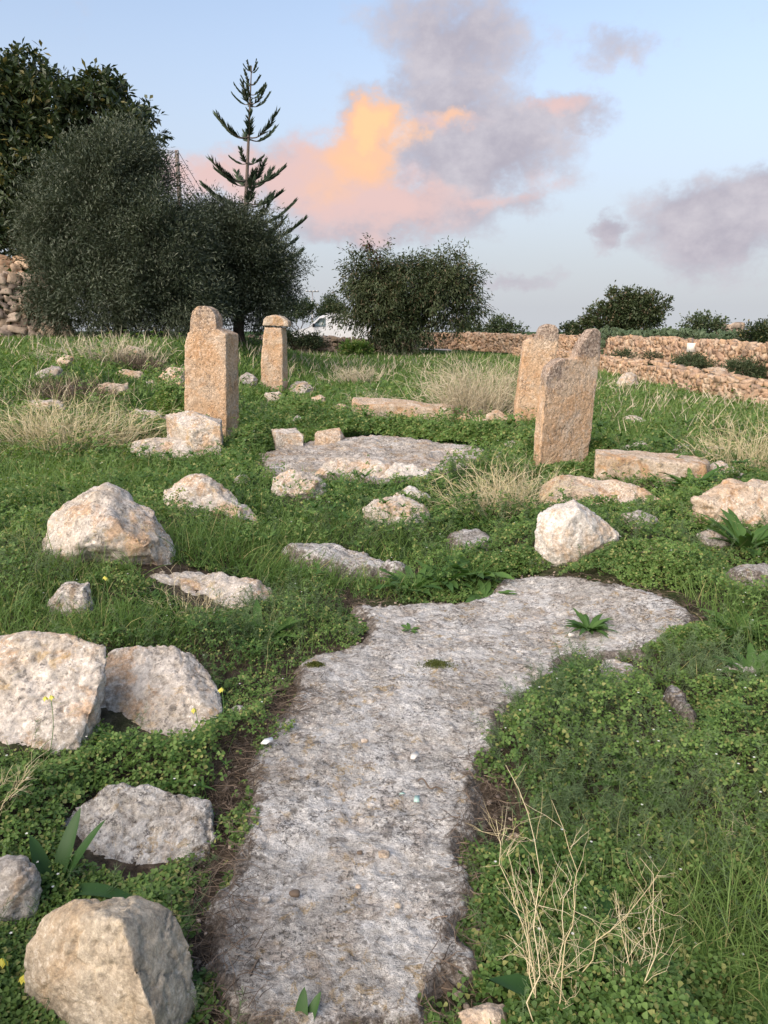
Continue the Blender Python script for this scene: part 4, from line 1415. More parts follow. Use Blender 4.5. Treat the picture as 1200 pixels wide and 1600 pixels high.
def tree(name, base, lobes, n_clump, per, spread, L, W, mat, label, cat="tree", group=None, trunk_r=0.18, seed=1, droop=0.0, shell=0.55, noise=0.35,
         nscale=1.6, upbias=0.25, rosette=False, shape=KITE, limbs=True, extra=None, bark='bark', rand=0.7, fit=0.86, rag=5):
    rg = np.random.default_rng(seed)
    bx, by = base
    gz = ground(bx, by)[0]
    t = empty(name, (bx, by, gz))
    tag(t, label, cat, group)
    lobes = [(l[0], l[1], l[2], l[3] * fit, l[4] * fit, l[5] * fit) for l in lobes]
    if rag:
        sub = []
        for l in lobes:
            for _ in range(rag):
                q = rand_dirs(1, rg)[0]; q[2] = abs(q[2]) * 1.1 - 0.25
                k_ = rg.uniform(0.16, 0.34)
                sub.append((l[0] + q[0] * l[3] * 1.02, l[1] + q[1] * l[4] * 1.02, l[2] + q[2] * l[5] * 1.04, l[3] * k_, l[4] * k_, l[5] * k_))
        lobes_c = lobes + sub
    else:
        lobes_c = lobes
    C, T, P, i, s, d = crown_points(lobes_c, n_clump, per, spread, rg, shell, noise, nscale, seed, upbias)
    keep = P[:, 2] > ground(P[:, 0], P[:, 1]) + 0.02
    n = len(P)
    if rosette:
        D = unit(T[i] * 0.35 + rand_dirs(n, rg) + np.array([0, 0, -droop]))
        P = C[i] + D * spread * 0.12 + T[i] * (s * spread * 0.9)[:, None]
    else:
        D = unit(T[i] * 0.8 + rand_dirs(n, rg) * rand + np.array([0, 0, -droop]))
    N = unit(rand_dirs(n, rg) * 0.7 + np.array([0, 0, 0.8]))
    mb = MB()
    leaves(mb, P[keep], D[keep], N[keep], (L * rg.uniform(0.7, 1.25, n))[keep], (W * rg.uniform(0.8, 1.2, n))[keep], shape, curl=0.12)
    mb.build("crown", M[mat], parent=t)
    if limbs:
        tb = MB()
        lob = np.array(lobes, float)
        top = lob[:, :3].mean(0)
        fork = np.array([bx, by, gz]) * 0.45 + np.array([top[0], top[1], top[2]]) * 0.55
        fork[2] = gz + 0.35 * (top[2] - gz)
        limb(tb, (bx, by, gz - 0.15), fork, trunk_r, trunk_r * 0.75, rg, 0.1, 8, 9)
        for l in lob:
            e = l[:3] + np.array([0, 0, 0.2 * l[5]])
            p = limb(tb, fork, e, trunk_r * 0.55, trunk_r * 0.18, rg, 0.2, 8, 7)
            for _ in range(7):
                q = l[:3] + rand_dirs(1, rg)[0] * l[3:6] * 0.85
                limb(tb, p[rg.integers(3, 8)], q, trunk_r * 0.2, 0.012, rg, 0.2, 6, 5)
        if extra:
            extra(tb, rg)
        tb.build("trunk", M[bark], parent=t)
    return t


def lobe(px, py, Y, rx, rz, ry=None):
    """ellipsoid centred on a seen point at distance Y; radii in pixels become metres at that distance"""
    c = at(px, py, Y)
    k = Y / ray(px, py)[1] / 1200.0
    return (c[0], c[1], c[2], rx * k, (ry if ry else 0.5 * (rx + rz) * k), rz * k)


G_T = "trees around the ruin"
G_OL = "dark olive trees behind the field"
# big olive thicket on the left
Y = 23.0
tree("olive_tree", (at(190, 500, Y)[0], Y), [lobe(170, 330, Y, 92, 105), lobe(110, 400, Y, 55, 100), lobe(240, 400, Y - 0.5, 90, 95), lobe(150, 460, Y - 1.2, 90, 55), lobe(260, 470, Y - 1.0, 80, 50),
      lobe(185, 262, Y, 55, 42), lobe(90, 330, Y + 0.4, 35, 60)], 1500, 130, 0.52, 0.115, 0.030, 'olive',
     "large rounded grey-green olive tree reaching the ground, left of the utility pole", group=G_OL, seed=31, shell=0.6, noise=0.55, trunk_r=0.22, nscale=3.2, fit=0.80, rag=4)
Y = 25.0
tree("olive_tree", (at(375, 505, Y)[0], Y), [lobe(345, 415, Y, 75, 78), lobe(405, 430, Y, 52, 62), lobe(325, 362, Y, 32, 36), lobe(300, 450, Y - 0.8, 65, 60), lobe(412, 470, Y, 38, 38), lobe(378, 378, Y, 42, 42),
      lobe(440, 440, Y, 18, 32), lobe(300, 395, Y, 40, 50)], 950, 130, 0.50, 0.115, 0.030, 'olive',
     "smaller olive tree with a gap showing light under its crown, below the tall pine", group=G_OL, seed=37, shell=0.58, noise=0.5, trunk_r=0.2, nscale=3.2, fit=0.78, rag=3)

# broadleaf tree behind, reaching out of the picture
Y = 27.0
big = np.array([[0, 0, 0], [0.3, -0.42, 0.06], [0.65, -0.5, 0.08], [1, 0, 0], [0.65, 0.5, 0.08], [0.3, 0.42, 0.06]])
tree("broadleaf_tree", (at(40, 480, Y)[0], Y + 1.0), [lobe(45, 190, Y, 95, 95), lobe(-60, 230, Y, 110, 130), lobe(180, 200, Y + 0.5, 62, 80), lobe(60, 290, Y, 110, 100), lobe(205, 245, Y + 0.3, 42, 70),
      lobe(-20, 350, Y - 0.6, 90, 70), lobe(15, 130, Y, 60, 42), lobe(150, 150, Y, 30, 40)], 2600, 17, 0.42, 0.26, 0.105, 'ficus',
     "tall dark broadleaf tree with big glossy leaves filling the upper left corner", group=G_T, seed=41, shell=0.6, noise=0.34, nscale=2.2, rosette=True, droop=0.15, trunk_r=0.3)

# dark tree in the middle, weeping to the ground
Y = 40.5
tree("carob_tree", (at(640, 548, Y)[0], Y), [lobe(600, 465, Y, 55, 50), lobe(690, 468, Y, 52, 48), lobe(645, 452, Y, 52, 46), lobe(572, 440, Y, 34, 32), lobe(700, 440, Y, 40, 34), lobe(632, 525, Y - 0.6, 34, 30),
      lobe(556, 485, Y, 26, 26), lobe(722, 488, Y, 24, 28), lobe(705, 425, Y, 24, 22), lobe(612, 500, Y - 0.4, 42, 36), lobe(585, 415, Y, 18, 24)], 900, 52, 0.56, 0.21, 0.062, 'carob',
     "dark dense tree with drooping leaves in the middle of the far field edge", group=G_T, seed=43, shell=0.5, noise=0.65, nscale=3.0, droop=0.55, trunk_r=0.2, upbias=0.1)
# dead brown leaves on a bare leader
rg = np.random.default_rng(5)
q = at(580, 425, Y); q2 = at(577, 378, Y)
t = bpy.data.objects[[o.name for o in bpy.data.objects if o.name.startswith("carob_tree")][0]]
mb = MB(); limb(mb, q, q2, 0.03, 0.012, rg, 0.1); limb(mb, q, at(590, 395, Y), 0.02, 0.01, rg, 0.1); mb.build("bare_branch", M['bark'], parent=t)
mb = MB()
P = np.concatenate([at(577, 385, Y) + rg.normal(size=(30, 3)) * 0.13, at(586, 402, Y) + rg.normal(size=(26, 3)) * 0.14])
leaves(mb, P, rand_dirs(len(P), rg) + np.array([0, 0, -0.6]), rand_dirs(len(P), rg), 0.22, 0.11)
o = mb.build("dry_leaves", M['brownleaf'], parent=t); o['label'] = "tuft of dead brown leaves on the topmost twig"

# far tree on the right, and the shrubs behind the long wall
Y = 58.0
tree("spreading_tree", (at(985, 520, Y)[0], Y), [lobe(990, 486, Y, 40, 20), lobe(1016, 480, Y, 28, 16), lobe(945, 502, Y, 34, 20), lobe(970, 470, Y, 22, 14), lobe(1000, 505, Y, 36, 14), lobe(920, 515, Y, 24, 12), lobe(965, 498, Y, 34, 22)],
     700, 22, 0.42, 0.25, 0.12, 'carob', "lone spreading tree on the skyline behind the near right pillar", group=G_T, seed=47, shell=0.5, noise=0.45, nscale=2.6, trunk_r=0.22,
     extra=lambda tb, r: [limb(tb, at(1022, 492, Y), at(1042, 482, Y), 0.05, 0.02, r, 0.2), limb(tb, at(1022, 500, Y), at(1038, 500, Y), 0.05, 0.02, r, 0.2)])
G_B = "shrubs along the skyline behind the walls"
Y = 62.0
tree("shrub", (at(778, 522, Y)[0], Y), [lobe(780, 512, Y, 22, 11), lobe(800, 519, Y, 26, 6), lobe(768, 519, Y, 12, 6)], 170, 16, 0.35, 0.22, 0.11, 'hedge', "small round bush on the skyline right of the dark middle tree", "shrub", G_B, seed=51, trunk_r=0.08)
tree("shrub", (at(735, 524, Y)[0], Y), [lobe(735, 518, Y, 16, 7), lobe(722, 521, Y, 14, 5)], 90, 16, 0.3, 0.22, 0.11, 'hedge', "low bush peeping out at the right foot of the dark middle tree", "shrub", G_B, seed=52, trunk_r=0.06)
tree("shrub", (at(890, 524, Y)[0], Y), [lobe(888, 518, Y, 14, 8), lobe(905, 521, Y, 20, 6)], 110, 16, 0.3, 0.22, 0.11, 'hedge', "low bush between the knobs of the two right pillars", "shrub", G_B, seed=53, trunk_r=0.06)
Y = 34.5
tree("shrub", (at(1098, 520, Y)[0], Y), [lobe(1095, 508, Y, 26, 9), lobe(1114, 514, Y, 20, 10), lobe(1080, 515, Y, 16, 7)], 170, 16, 0.24, 0.13, 0.065, 'hedge',
     "open reddish-stemmed shrub above the prickly pears", "shrub", G_B, seed=54, trunk_r=0.05, noise=0.5, shell=0.3)
Y = 26.5
tree("shrub", (at(1200, 540, Y)[0], Y), [lobe(1192, 528, Y, 30, 17), lobe(1230, 525, Y, 40, 24), lobe(1175, 535, Y, 18, 10)], 420, 22, 0.2, 0.10, 0.05, 'ficus', "dark rounded bush behind the long wall at the right edge", "shrub", G_B, seed=55, trunk_r=0.06)
Y = 60.0
tree("cypress_tree", (at(517, 500, Y)[0], Y), [lobe(517, 482, Y, 13, 16), lobe(515, 492, Y, 18, 10), lobe(525, 488, Y, 10, 12)], 260, 16, 0.3, 0.2, 0.07, 'hedge', "small pointed conifer behind the rear of the white van", "tree", G_T, seed=56, trunk_r=0.08, upbias=0.9)
tree("shrub", (at(470, 500, Y)[0], Y), [lobe(462, 484, Y, 26, 10), lobe(485, 488, Y, 20, 9), lobe(440, 486, Y, 22, 12)], 260, 16, 0.35, 0.2, 0.09, 'hedge', "pale green shrub line behind the white van's windscreen", "shrub", G_B, seed=57, trunk_r=0.08)
Y = 43.0
tree("shrub", (at(475, 535, Y - 0.2)[0], Y - 0.2), [lobe(468, 532, Y, 20, 5), lobe(490, 534, Y, 20, 5), lobe(440, 528, Y, 14, 7)], 200, 18, 0.26, 0.13, 0.06, 'hedge', "dark shrub on the field wall in front of the van's nose", "shrub", G_B, seed=58, trunk_r=0.05)
Y = 38.5
tree("shrub", (at(555, 552, Y)[0], Y), [lobe(552, 546, Y, 18, 8), lobe(565, 548, Y, 14, 7)], 160, 16, 0.2, 0.14, 0.07, 'clover', "bright green weed clump at the wall left of the dark middle tree", "shrub", G_B, seed=59, trunk_r=0.03)
Y = 24.5
G_K = "grey-green weeds between the right walls"
tree("weed_bush", (at(1075, 580, Y)[0], Y), [lobe(1078, 570, Y, 22, 9), lobe(1098, 574, Y, 14, 7)], 200, 18, 0.15, 0.10, 0.03, 'hedge', "grey-green weed bush growing on the track beside the pale block, left one", "shrub", G_K, seed=60, trunk_r=0.03)
tree("weed_bush", (at(1160, 590, Y - 2)[0], Y - 2), [lobe(1160, 580, Y - 2, 30, 10), lobe(1185, 584, Y - 2, 22, 9)], 220, 18, 0.15, 0.10, 0.03, 'hedge', "grey-green weed bush growing on the track beside the pale block, right one", "shrub", G_K, seed=61, trunk_r=0.03)
tree("weed_bush", (at(985, 562, Y + 6)[0], Y + 6), [lobe(975, 558, Y + 6, 16, 5), lobe(1018, 562, Y + 5, 12, 5)], 120, 16, 0.15, 0.11, 0.03, 'hedge', "small weeds at the foot of the long wall behind the pale field stone", "shrub", G_K, seed=62, trunk_r=0.03)


# prickly pears: pads stacked on pads
def prickly_pear(px, py, Y, wpx, hpx, label, seed):
    rg = np.random.default_rng(seed)
    c = at(px, py, Y); k = Y / ray(px, py)[1] / 1200.0
    gz = ground(c[0], Y)[0]
    t = empty("prickly_pear", (c[0], Y, gz)); tag(t, label, "cactus", "prickly pear clumps behind the long wall")
    pad = np.array([[0, 0, 0], [0.25, -0.36, 0], [0.6, -0.5, 0], [0.9, -0.3, 0], [1, 0, 0], [0.9, 0.3, 0], [0.6, 0.5, 0], [0.25, 0.36, 0]])
    th = 0.12
    shape = np.concatenate([pad + [0, 0, th], pad - [0, 0, th]])
    shape[:8, 1] *= 0.92; shape[8:, 1] *= 0.92
    top = np.array([list(range(8)), list(range(15, 7, -1))]); rim = np.array([[i, (i + 8), (i + 1) % 8 + 8, (i + 1) % 8] for i in range(8)])
    n = 620
    x = c[0] + rg.uniform(-1, 1, n) * wpx * k; y = Y + rg.uniform(-1.0, 1.0, n)
    ztop = c[2] + hpx * k * (fbm(np.column_stack([x, y]) * 1.1, 3, seed) * 1.6 - 0.3)
    z = ground(x, y) + (ztop - ground(x, y)) * rg.random(n) ** 0.6
    P = np.column_stack([x, y, z])
    D = unit(np.column_stack([rg.normal(0, 0.6, n), rg.normal(0, 0.6, n), rg.uniform(0.3, 1.2, n)]))
    mb = MB()
    L = rg.uniform(0.15, 0.27, n)
    for fc in (top, rim):
        leaves(mb, P, D, rand_dirs(n, np.random.default_rng(seed + 1)), L, L * 0.62, shape, fc)
    mb.build("pads", M['cactus'], parent=t)


for i, (px, py, Y, w, h, lab) in enumerate([(960, 524, 36, 40, 9, "prickly pear clump under the spreading tree"), (1015, 524, 35, 38, 9, "prickly pear clump right of the spreading tree"),
                                            (1062, 526, 34, 30, 9, "prickly pear clump below the reddish-stemmed shrub"), (1115, 527, 33, 32, 10, "prickly pear clump beside the ruined stub on the right")]):
    prickly_pear(px, py, Y, w, h, lab, 70 + i)


# ------------------------------------------------------------------ Norfolk pine
def norfolk_pine():
    rg = np.random.default_rng(3)
    Y = 40.0
    top = at(393, 103, Y); k = Y / ray(393, 300)[1] / 1200.0
    foot_px = 372
    b = at(foot_px, 500, Y)
    gz = ground(b[0], Y)[0]
    t = empty("norfolk_pine", (b[0], Y, gz)); tag(t, "tall Norfolk Island pine with tiered bare whorls rising above the olive trees", "tree", G_T)
    base = np.array([b[0], Y, gz])
    mb = MB()
    s = np.linspace(0, 1, 16)[:, None]
    tp = base + (top - base) * s
    mb.tube(tp, np.linspace(0.19, 0.022, 16), 8)
    fol = MB()

    def at_py(py):
        # point of the stem at the height seen at py
        z = at(390, py, Y)[2]
        f = (z - base[2]) / (top[2] - base[2])
        return base + (top - base) * f

    def branch(p, az, ln, up, thick, n_sub):
        h = np.array([math.cos(az), math.sin(az), 0])
        s = np.linspace(0, 1, 9)
        pts = p + h * (s * ln)[:, None] + np.array([0, 0, 1]) * ((up * s ** 1.8 - 0.10 * np.sin(s * 3.1)) * ln)[:, None]
        mb.tube(pts, np.linspace(0.028, 0.008, 9) * (0.5 + 0.5 * thick), 5)
        # plume of rope-like shoots along the outer two thirds
        u = rg.uniform(0.22, 1.0, n_sub) ** 0.8
        u[: max(3, n_sub // 10)] = 1.0
        idx = u * 8
        i0 = np.clip(idx.astype(int), 0, 7); f = (idx - i0)[:, None]
        c = pts[i0] * (1 - f) + pts[i0 + 1] * f
        tan = unit(pts[i0 + 1] - pts[i0])
        side = np.cross(h, [0, 0, 1])
        sg = rg.choice([-1, 1], n_sub)[:, None]
        D = unit(tan * 0.75 + np.array([0, 0, 1]) * rg.uniform(0.05, 0.55, n_sub)[:, None] + side * sg * rg.uniform(0.25, 0.7, n_sub)[:, None])
        L = ln * 0.34 * (1.15 - 0.55 * u) * rg.uniform(0.7, 1.2, n_sub)
        L = np.clip(L * 1.05, 0.10, 0.50)
        rope = np.array([[0, -0.5, 0], [0.55, -0.55, 0], [1, 0, 0], [0.55, 0.55, 0], [0, 0.5, 0]])
        for nn in (side, h):
            leaves(fol, c, D, np.tile(nn, (n_sub, 1)) + rg.normal(size=(n_sub, 3)) * 0.2, L, 0.046, rope, np.array([[0, 1, 2, 3, 4]]))
    tiers = [(112, 12, 5, 0.8), (132, 18, 5, 0.7), (150, 24, 5, 0.55), (164, 32, 5, 0.5), (215, 48, 6, 0.45), (255, 30, 4, 0.4), (282, 60, 6, 0.36), (290, 35, 4, 0.35), (318, 66, 5, 0.3),
             (345, 70, 6, 0.3), (372, 85, 6, 0.28), (396, 90, 6, 0.26), (418, 84, 6, 0.25), (440, 90, 6, 0.22), (465, 92, 6, 0.2)]
    for (py, ln, n, up) in tiers:
        a0 = rg.uniform(0, 6.28)
        for j in range(n):
            l = ln * k * rg.uniform(0.75, 1.12)
            branch(at_py(py + rg.uniform(-2, 2)), a0 + j * 6.283 / n + rg.normal(0, 0.15), l, up * 1.0 * rg.uniform(0.7, 1.3), l, int(20 + 34 * l))
    branch(at_py(112), 0.3, 0.25, 2.0, 0.3, 14)
    mb.build("trunk", M['pinebark'], parent=t)
    fol.build("crown", M['pine'], parent=t)


norfolk_pine()
# ------------------------------------------------------------------ ground plants
VR = np.random.default_rng(99)


def in_convex(P, H):
    ins = np.ones(len(P), bool)
    n = len(H)
    for k in range(n):
        a = H[k]; b = H[(k + 1) % n]
        ins &= ((b[0] - a[0]) * (P[:, 1] - a[1]) - (b[1] - a[1]) * (P[:, 0] - a[0])) > 0
    return ins


def clear_of(P, margin=0.015, stones=True, bare=True, wob=0.05):
    """True where plants may root"""
    ok = np.ones(len(P), bool)
    w = wob * (fbm(P * 7, 3, 61) - 0.5) * 2
    for poly in SLABS:
        lo = poly.min(0) - 0.1; hi = poly.max(0) + 0.1
        m = (P[:, 0] > lo[0]) & (P[:, 0] < hi[0]) & (P[:, 1] > lo[1]) & (P[:, 1] < hi[1])
        if m.any():
            ok[m] &= sdf_poly(P[m], poly) + w[m] < -margin
    if stones:
        for H in FOOT:
            lo = H.min(0); hi = H.max(0)
            m = ok & (P[:, 0] > lo[0]) & (P[:, 0] < hi[0]) & (P[:, 1] > lo[1]) & (P[:, 1] < hi[1])
            if m.any():
                ok[m] &= ~in_convex(P[m], H)
    if bare:
        for poly in BARE:
            lo = poly.min(0) - 0.1; hi = poly.max(0) + 0.1
            m = ok & (P[:, 0] > lo[0]) & (P[:, 0] < hi[0]) & (P[:, 1] > lo[1]) & (P[:, 1] < hi[1])
            if m.any():
                ok[m] &= (sdf_poly(P[m], poly) + 1.6 * w[m] < 0) | (VR.random(m.sum()) < 0.06)
    return ok


def sample(n, y0, y1, power=3.0, wide=0.72, rg=VR):
    """ground points, thinner with distance the way detail thins with distance"""
    # density per area ~ y^-power ; width ~ y  -> pdf(y) ~ y^(1-power)
    u = rg.random(n)
    e = 2 - power
    if abs(e) < 1e-6:
        y = y0 * (y1 / y0) ** u
    else:
        y = (y0 ** e + u * (y1 ** e - y0 ** e)) ** (1 / e)
    x = rg.uniform(-1, 1, n) * (wide * y + 0.25)
    return np.column_stack([x, y])


def zone(P, lst):
    out = np.zeros(len(P))
    for (px, py, r, s, wgt) in lst:
        c = gnd(px, py)
        out = np.maximum(out, wgt * np.exp(-((P[:, 0] - c[0]) / (r * s)) ** 2 - ((P[:, 1] - c[1]) / r) ** 2))
    return out


Z_GRASS = [(500, 760, 0.9, 1.2, 0.9), (150, 900, 0.5, 1.2, 0.8), (440, 1000, 0.3, 1.2, 0.6), (860, 880, 0.4, 1.5, 0.5), (240, 760, 0.8, 1.2, 1.0), (330, 850, 0.45, 1.0, 1.3), (200, 985, 0.25, 1.4, 1.2), (60, 960, 0.5, 1.0, 1.1), (40, 760, 1.3, 1.0, 1.2), (190, 740, 0.8, 1.0, 1.0), (530, 840, 0.7, 1.3, 1.1), (480, 920, 0.35, 2.0, 1.0), (400, 700, 1.0, 0.5, 0.9),
           (1170, 1450, 0.25, 1.0, 0.8), (1080, 640, 2.5, 1.5, 1.2), (700, 900, 0.35, 1.6, 0.9), (1160, 980, 0.5, 1.0, 0.9), (960, 680, 1.5, 0.6, 1.0), (400, 990, 0.25, 1, 0.6), (30, 1090, 0.4, 1, 0.6)]
Z_FEATH = [(420, 960, 0.35, 1.0, 1.1), (850, 1125, 0.28, 1.2, 1.1), (970, 1260, 0.3, 1.3, 1.1), (1040, 1045, 0.35, 1.4, 1.1), (385, 640, 1.2, 0.5, 1.2), (985, 1050, 0.25, 1, 1.0), (90, 870, 0.5, 1, 0.9),
           (870, 1050, 0.15, 1, 0.8), (1100, 1330, 0.3, 1, 0.7), (640, 850, 0.4, 1.5, 0.7), (1030, 830, 0.6, 1.4, 0.6), (380, 1010, 0.25, 1.0, 0.9), (800, 820, 0.5, 1, 0.6), (120, 620, 1.2, 1, 0.8)]
Z_LOW = [(230, 1180, 0.5, 1.5, 1.0), (300, 1280, 0.4, 1, 1.0)]
Z_TALL = [(935, 705, 0.5, 0.5, 1.6), (820, 670, 0.6, 0.6, 1.0), (265, 625, 0.9, 1.1, 2.6), (600, 690, 0.9, 2.6, 1.2), (640, 640, 0.9, 2.5, 1.0), (300, 1180, 0.3, 1.5, 0.5), (930, 870, 0.5, 1, 0.6), (460, 620, 1.2, 1.2, 1.3), (900, 690, 0.7, 1, 1.0)]


def canopy(P):
    y = P[:, 1]
    n = fbm(P * 2.3, 3, 71)
    amp = 1 + 0.9 * S(y, 3.5, 7)
    h = 0.022 + amp * (0.13 * S(n, 0.42, 0.68) + 0.06 * S(fbm(P * 6.5, 2, 73), 0.4, 0.75))
    h = h + 0.10 * zone(P, Z_TALL)
    return h * edge_fade(P)


def edge_fade(P):
    """plants stay short right against stones and slabs"""
    near = np.full(len(P), 1e9)
    for H, r in [(h, 0.28) for h in FOOT] + [(s, 0.12) for s in SLABS]:
        lo = H.min(0) - 0.25; hi = H.max(0) + 0.25
        m = (P[:, 0] > lo[0]) & (P[:, 0] < hi[0]) & (P[:, 1] > lo[1]) & (P[:, 1] < hi[1])
        if m.any():
            near[m] = np.minimum(near[m], np.maximum(-sdf_poly(P[m], H), 0) / r)
    return 0.22 + 0.78 * S(near, 0.0, 1.0)


def zones_for(P):
    y = P[:, 1]
    n = fbm(P * 1.1, 3, 81)
    g = np.maximum(zone(P, Z_GRASS), 0.95 * S(y, 13, 19)) + 0.5 * (n - 0.5) + 0.10
    f = zone(P, Z_FEATH) + 0.5 * (fbm(P * 1.7, 3, 83) - 0.5) + 0.06
    return np.clip(g, 0, 1), np.clip(f, 0, 1)


def ribbons(mb, B, D, L, W, droop, seg=4, rg=VR, taper=1.0, side=None, wave=0.0):
    n = len(B)
    s = np.linspace(0, 1, seg + 1)
    D = unit(D)
    side = unit(np.cross(D, rand_dirs(n, rg))) if side is None else side
    L = np.broadcast_to(L, (n,)); W = np.broadcast_to(W, (n,)); droop = np.broadcast_to(droop, (n,))
    lat = unit(np.column_stack([D[:, 0], D[:, 1], np.zeros(n)]) + rg.normal(size=(n, 3)) * [0.25, 0.25, 0])
    P = B[:, None] + D[:, None] * (s[None, :, None] * L[:, None, None]) + (lat[:, None] * 0.55 + np.array([0, 0, -0.75])) * (s[None, :, None] ** 2.2) * (droop * L)[:, None, None]
    if wave:
        ph = rg.uniform(0, 6.28, (n, 1, 1))
        P = P + side[:, None] * np.sin(s[None, :, None] * rg.uniform(4, 9, (n, 1, 1)) + ph) * wave * L[:, None, None] * s[None, :, None]
    w = W[:, None, None] * (1 - taper * s[None, :, None] ** 1.6) * 0.5
    A = P - side[:, None] * w; C = P + side[:, None] * w
    V = np.stack([A, C], 2)             # n, seg+1, 2, 3
    k = 2 * (seg + 1)
    idx = np.arange(seg) * 2
    F = np.stack([idx, idx + 1, idx + 3, idx + 2], 1)
    F = (F[None] + (np.arange(n) * k)[:, None, None]).reshape(-1, 4)
    mb.add(V.reshape(-1, 3), F)
    return P


OBOV = np.array([[0, 0, 0], [0.45, -0.34, 0.06], [0.82, -0.46, 0.05], [1.0, 0.0, -0.03], [0.82, 0.46, 0.05], [0.45, 0.34, 0.06]])
OBOV_F = np.array([[0, 1, 2, 3], [0, 3, 4, 5]])


def ground_cover():
    mb = MB()
    for (n, y0, y1, near) in ((95000, 1.15, 3.6, True), (150000, 3.6, 20.0, False)):
        P = sample(n, y0, y1, 2.6 if near else 2.9)
        ok = clear_of(P, -0.02, wob=0.12)
        P = P[ok]
        g, f = zones_for(P)
        P = P[VR.random(len(P)) > 0.72 * g + 0.30 * f]
        h = canopy(P)
        y = P[:, 1]
        n = len(P)
        u = VR.random(n) ** 0.55
        z = ground(P[:, 0], P[:, 1]) + 0.012 + h * u
        size = np.maximum(0.0115, 0.0034 * y ** 0.95) * VR.uniform(0.65, 1.3, n) * (0.75 + 0.5 * fbm(P * 3.1, 2, 91))
        C = np.column_stack([P, z])
        N = unit(rand_dirs(n, VR) * 0.75 + np.array([0, -0.15, 1.0]))
        a0 = VR.uniform(0, 6.28, n)
        ref = unit(np.cross(N, rand_dirs(n, VR)))
        bit = np.cross(N, ref)
        for k in range(3):
            a = a0 + k * 2.094 + VR.normal(0, 0.12, n)
            D = ref * np.cos(a)[:, None] + bit * np.sin(a)[:, None] - N * 0.1
            if near:
                leaves(mb, C, D, N, size * 1.15, size * 1.02, OBOV, OBOV_F, 0.15)
            else:
                leaves(mb, C, D, N, size * 1.15, size * 0.95, KITE, FOLD_F, 0.15)
    # deep cushions of clover between the ruins
    for (px, py, rx, ry, h, n) in [(280, 642, 0.55, 0.42, 0.34, 5200), (600, 683, 1.7, 0.40, 0.24, 6000), (760, 690, 0.8, 0.32, 0.24, 3000), (520, 672, 0.9, 0.45, 0.22, 3500), (1000, 890, 0.55, 0.35, 0.14, 4000),
                                   (470, 655, 0.5, 0.7, 0.26, 3000), (392, 700, 0.34, 0.9, 0.32, 4000), (925, 724, 0.40, 0.22, 0.30, 3000), (890, 742, 0.35, 0.12, 0.12, 1500), (850, 745, 0.25, 0.12, 0.10, 1200),
                                   (250, 690, 0.5, 0.3, 0.14, 2500), (1060, 1010, 0.22, 0.14, 0.10, 1800), (870, 1090, 0.16, 0.13, 0.10, 1500), (800, 890, 0.35, 0.2, 0.12, 2200), (900, 850, 0.2, 0.12, 0.1, 1200)]:
        c = gnd(px, py)
        r = np.sqrt(VR.random(n)); a = VR.uniform(0, 6.28, n)
        P = c[:2] + np.column_stack([np.cos(a) * r * rx, np.sin(a) * r * ry])
        dome = h * np.clip(1 - (r / (0.75 + 0.5 * fbm(P * 3.0, 2, 17))) ** 2, 0, 1) * (0.65 + 0.7 * fbm(P * 5, 2, 19))
        k0 = clear_of(P, -0.02, bare=False) & (dome > 0.005)
        P = P[k0]; dome = dome[k0]; n = len(P)
        z = ground(P[:, 0], P[:, 1]) + 0.02 + dome * VR.uniform(0.55, 1.0, n) ** 0.6
        size = max(0.0115, 0.0031 * c[1] ** 0.95) * VR.uniform(0.6, 1.3, n)
        C = np.column_stack([P, z])
        N = unit(rand_dirs(n, VR) * 0.8 + np.array([0, -0.2, 1.0]))
        ref = unit(np.cross(N, rand_dirs(n, VR))); bit = np.cross(N, ref)
        a0 = VR.uniform(0, 6.28, n)
        for k in range(3):
            a = a0 + k * 2.094
            leaves(mb, C, ref * np.cos(a)[:, None] + bit * np.sin(a)[:, None] - N * 0.1, N, size * 1.15, size * 0.95, KITE, FOLD_F, 0.15)
    o = mb.build("ground_cover", M['clover'])
    tag(o, "low clover and leafy weeds carpeting the ground between the stones", "ground cover", kind='stuff')


ground_cover()


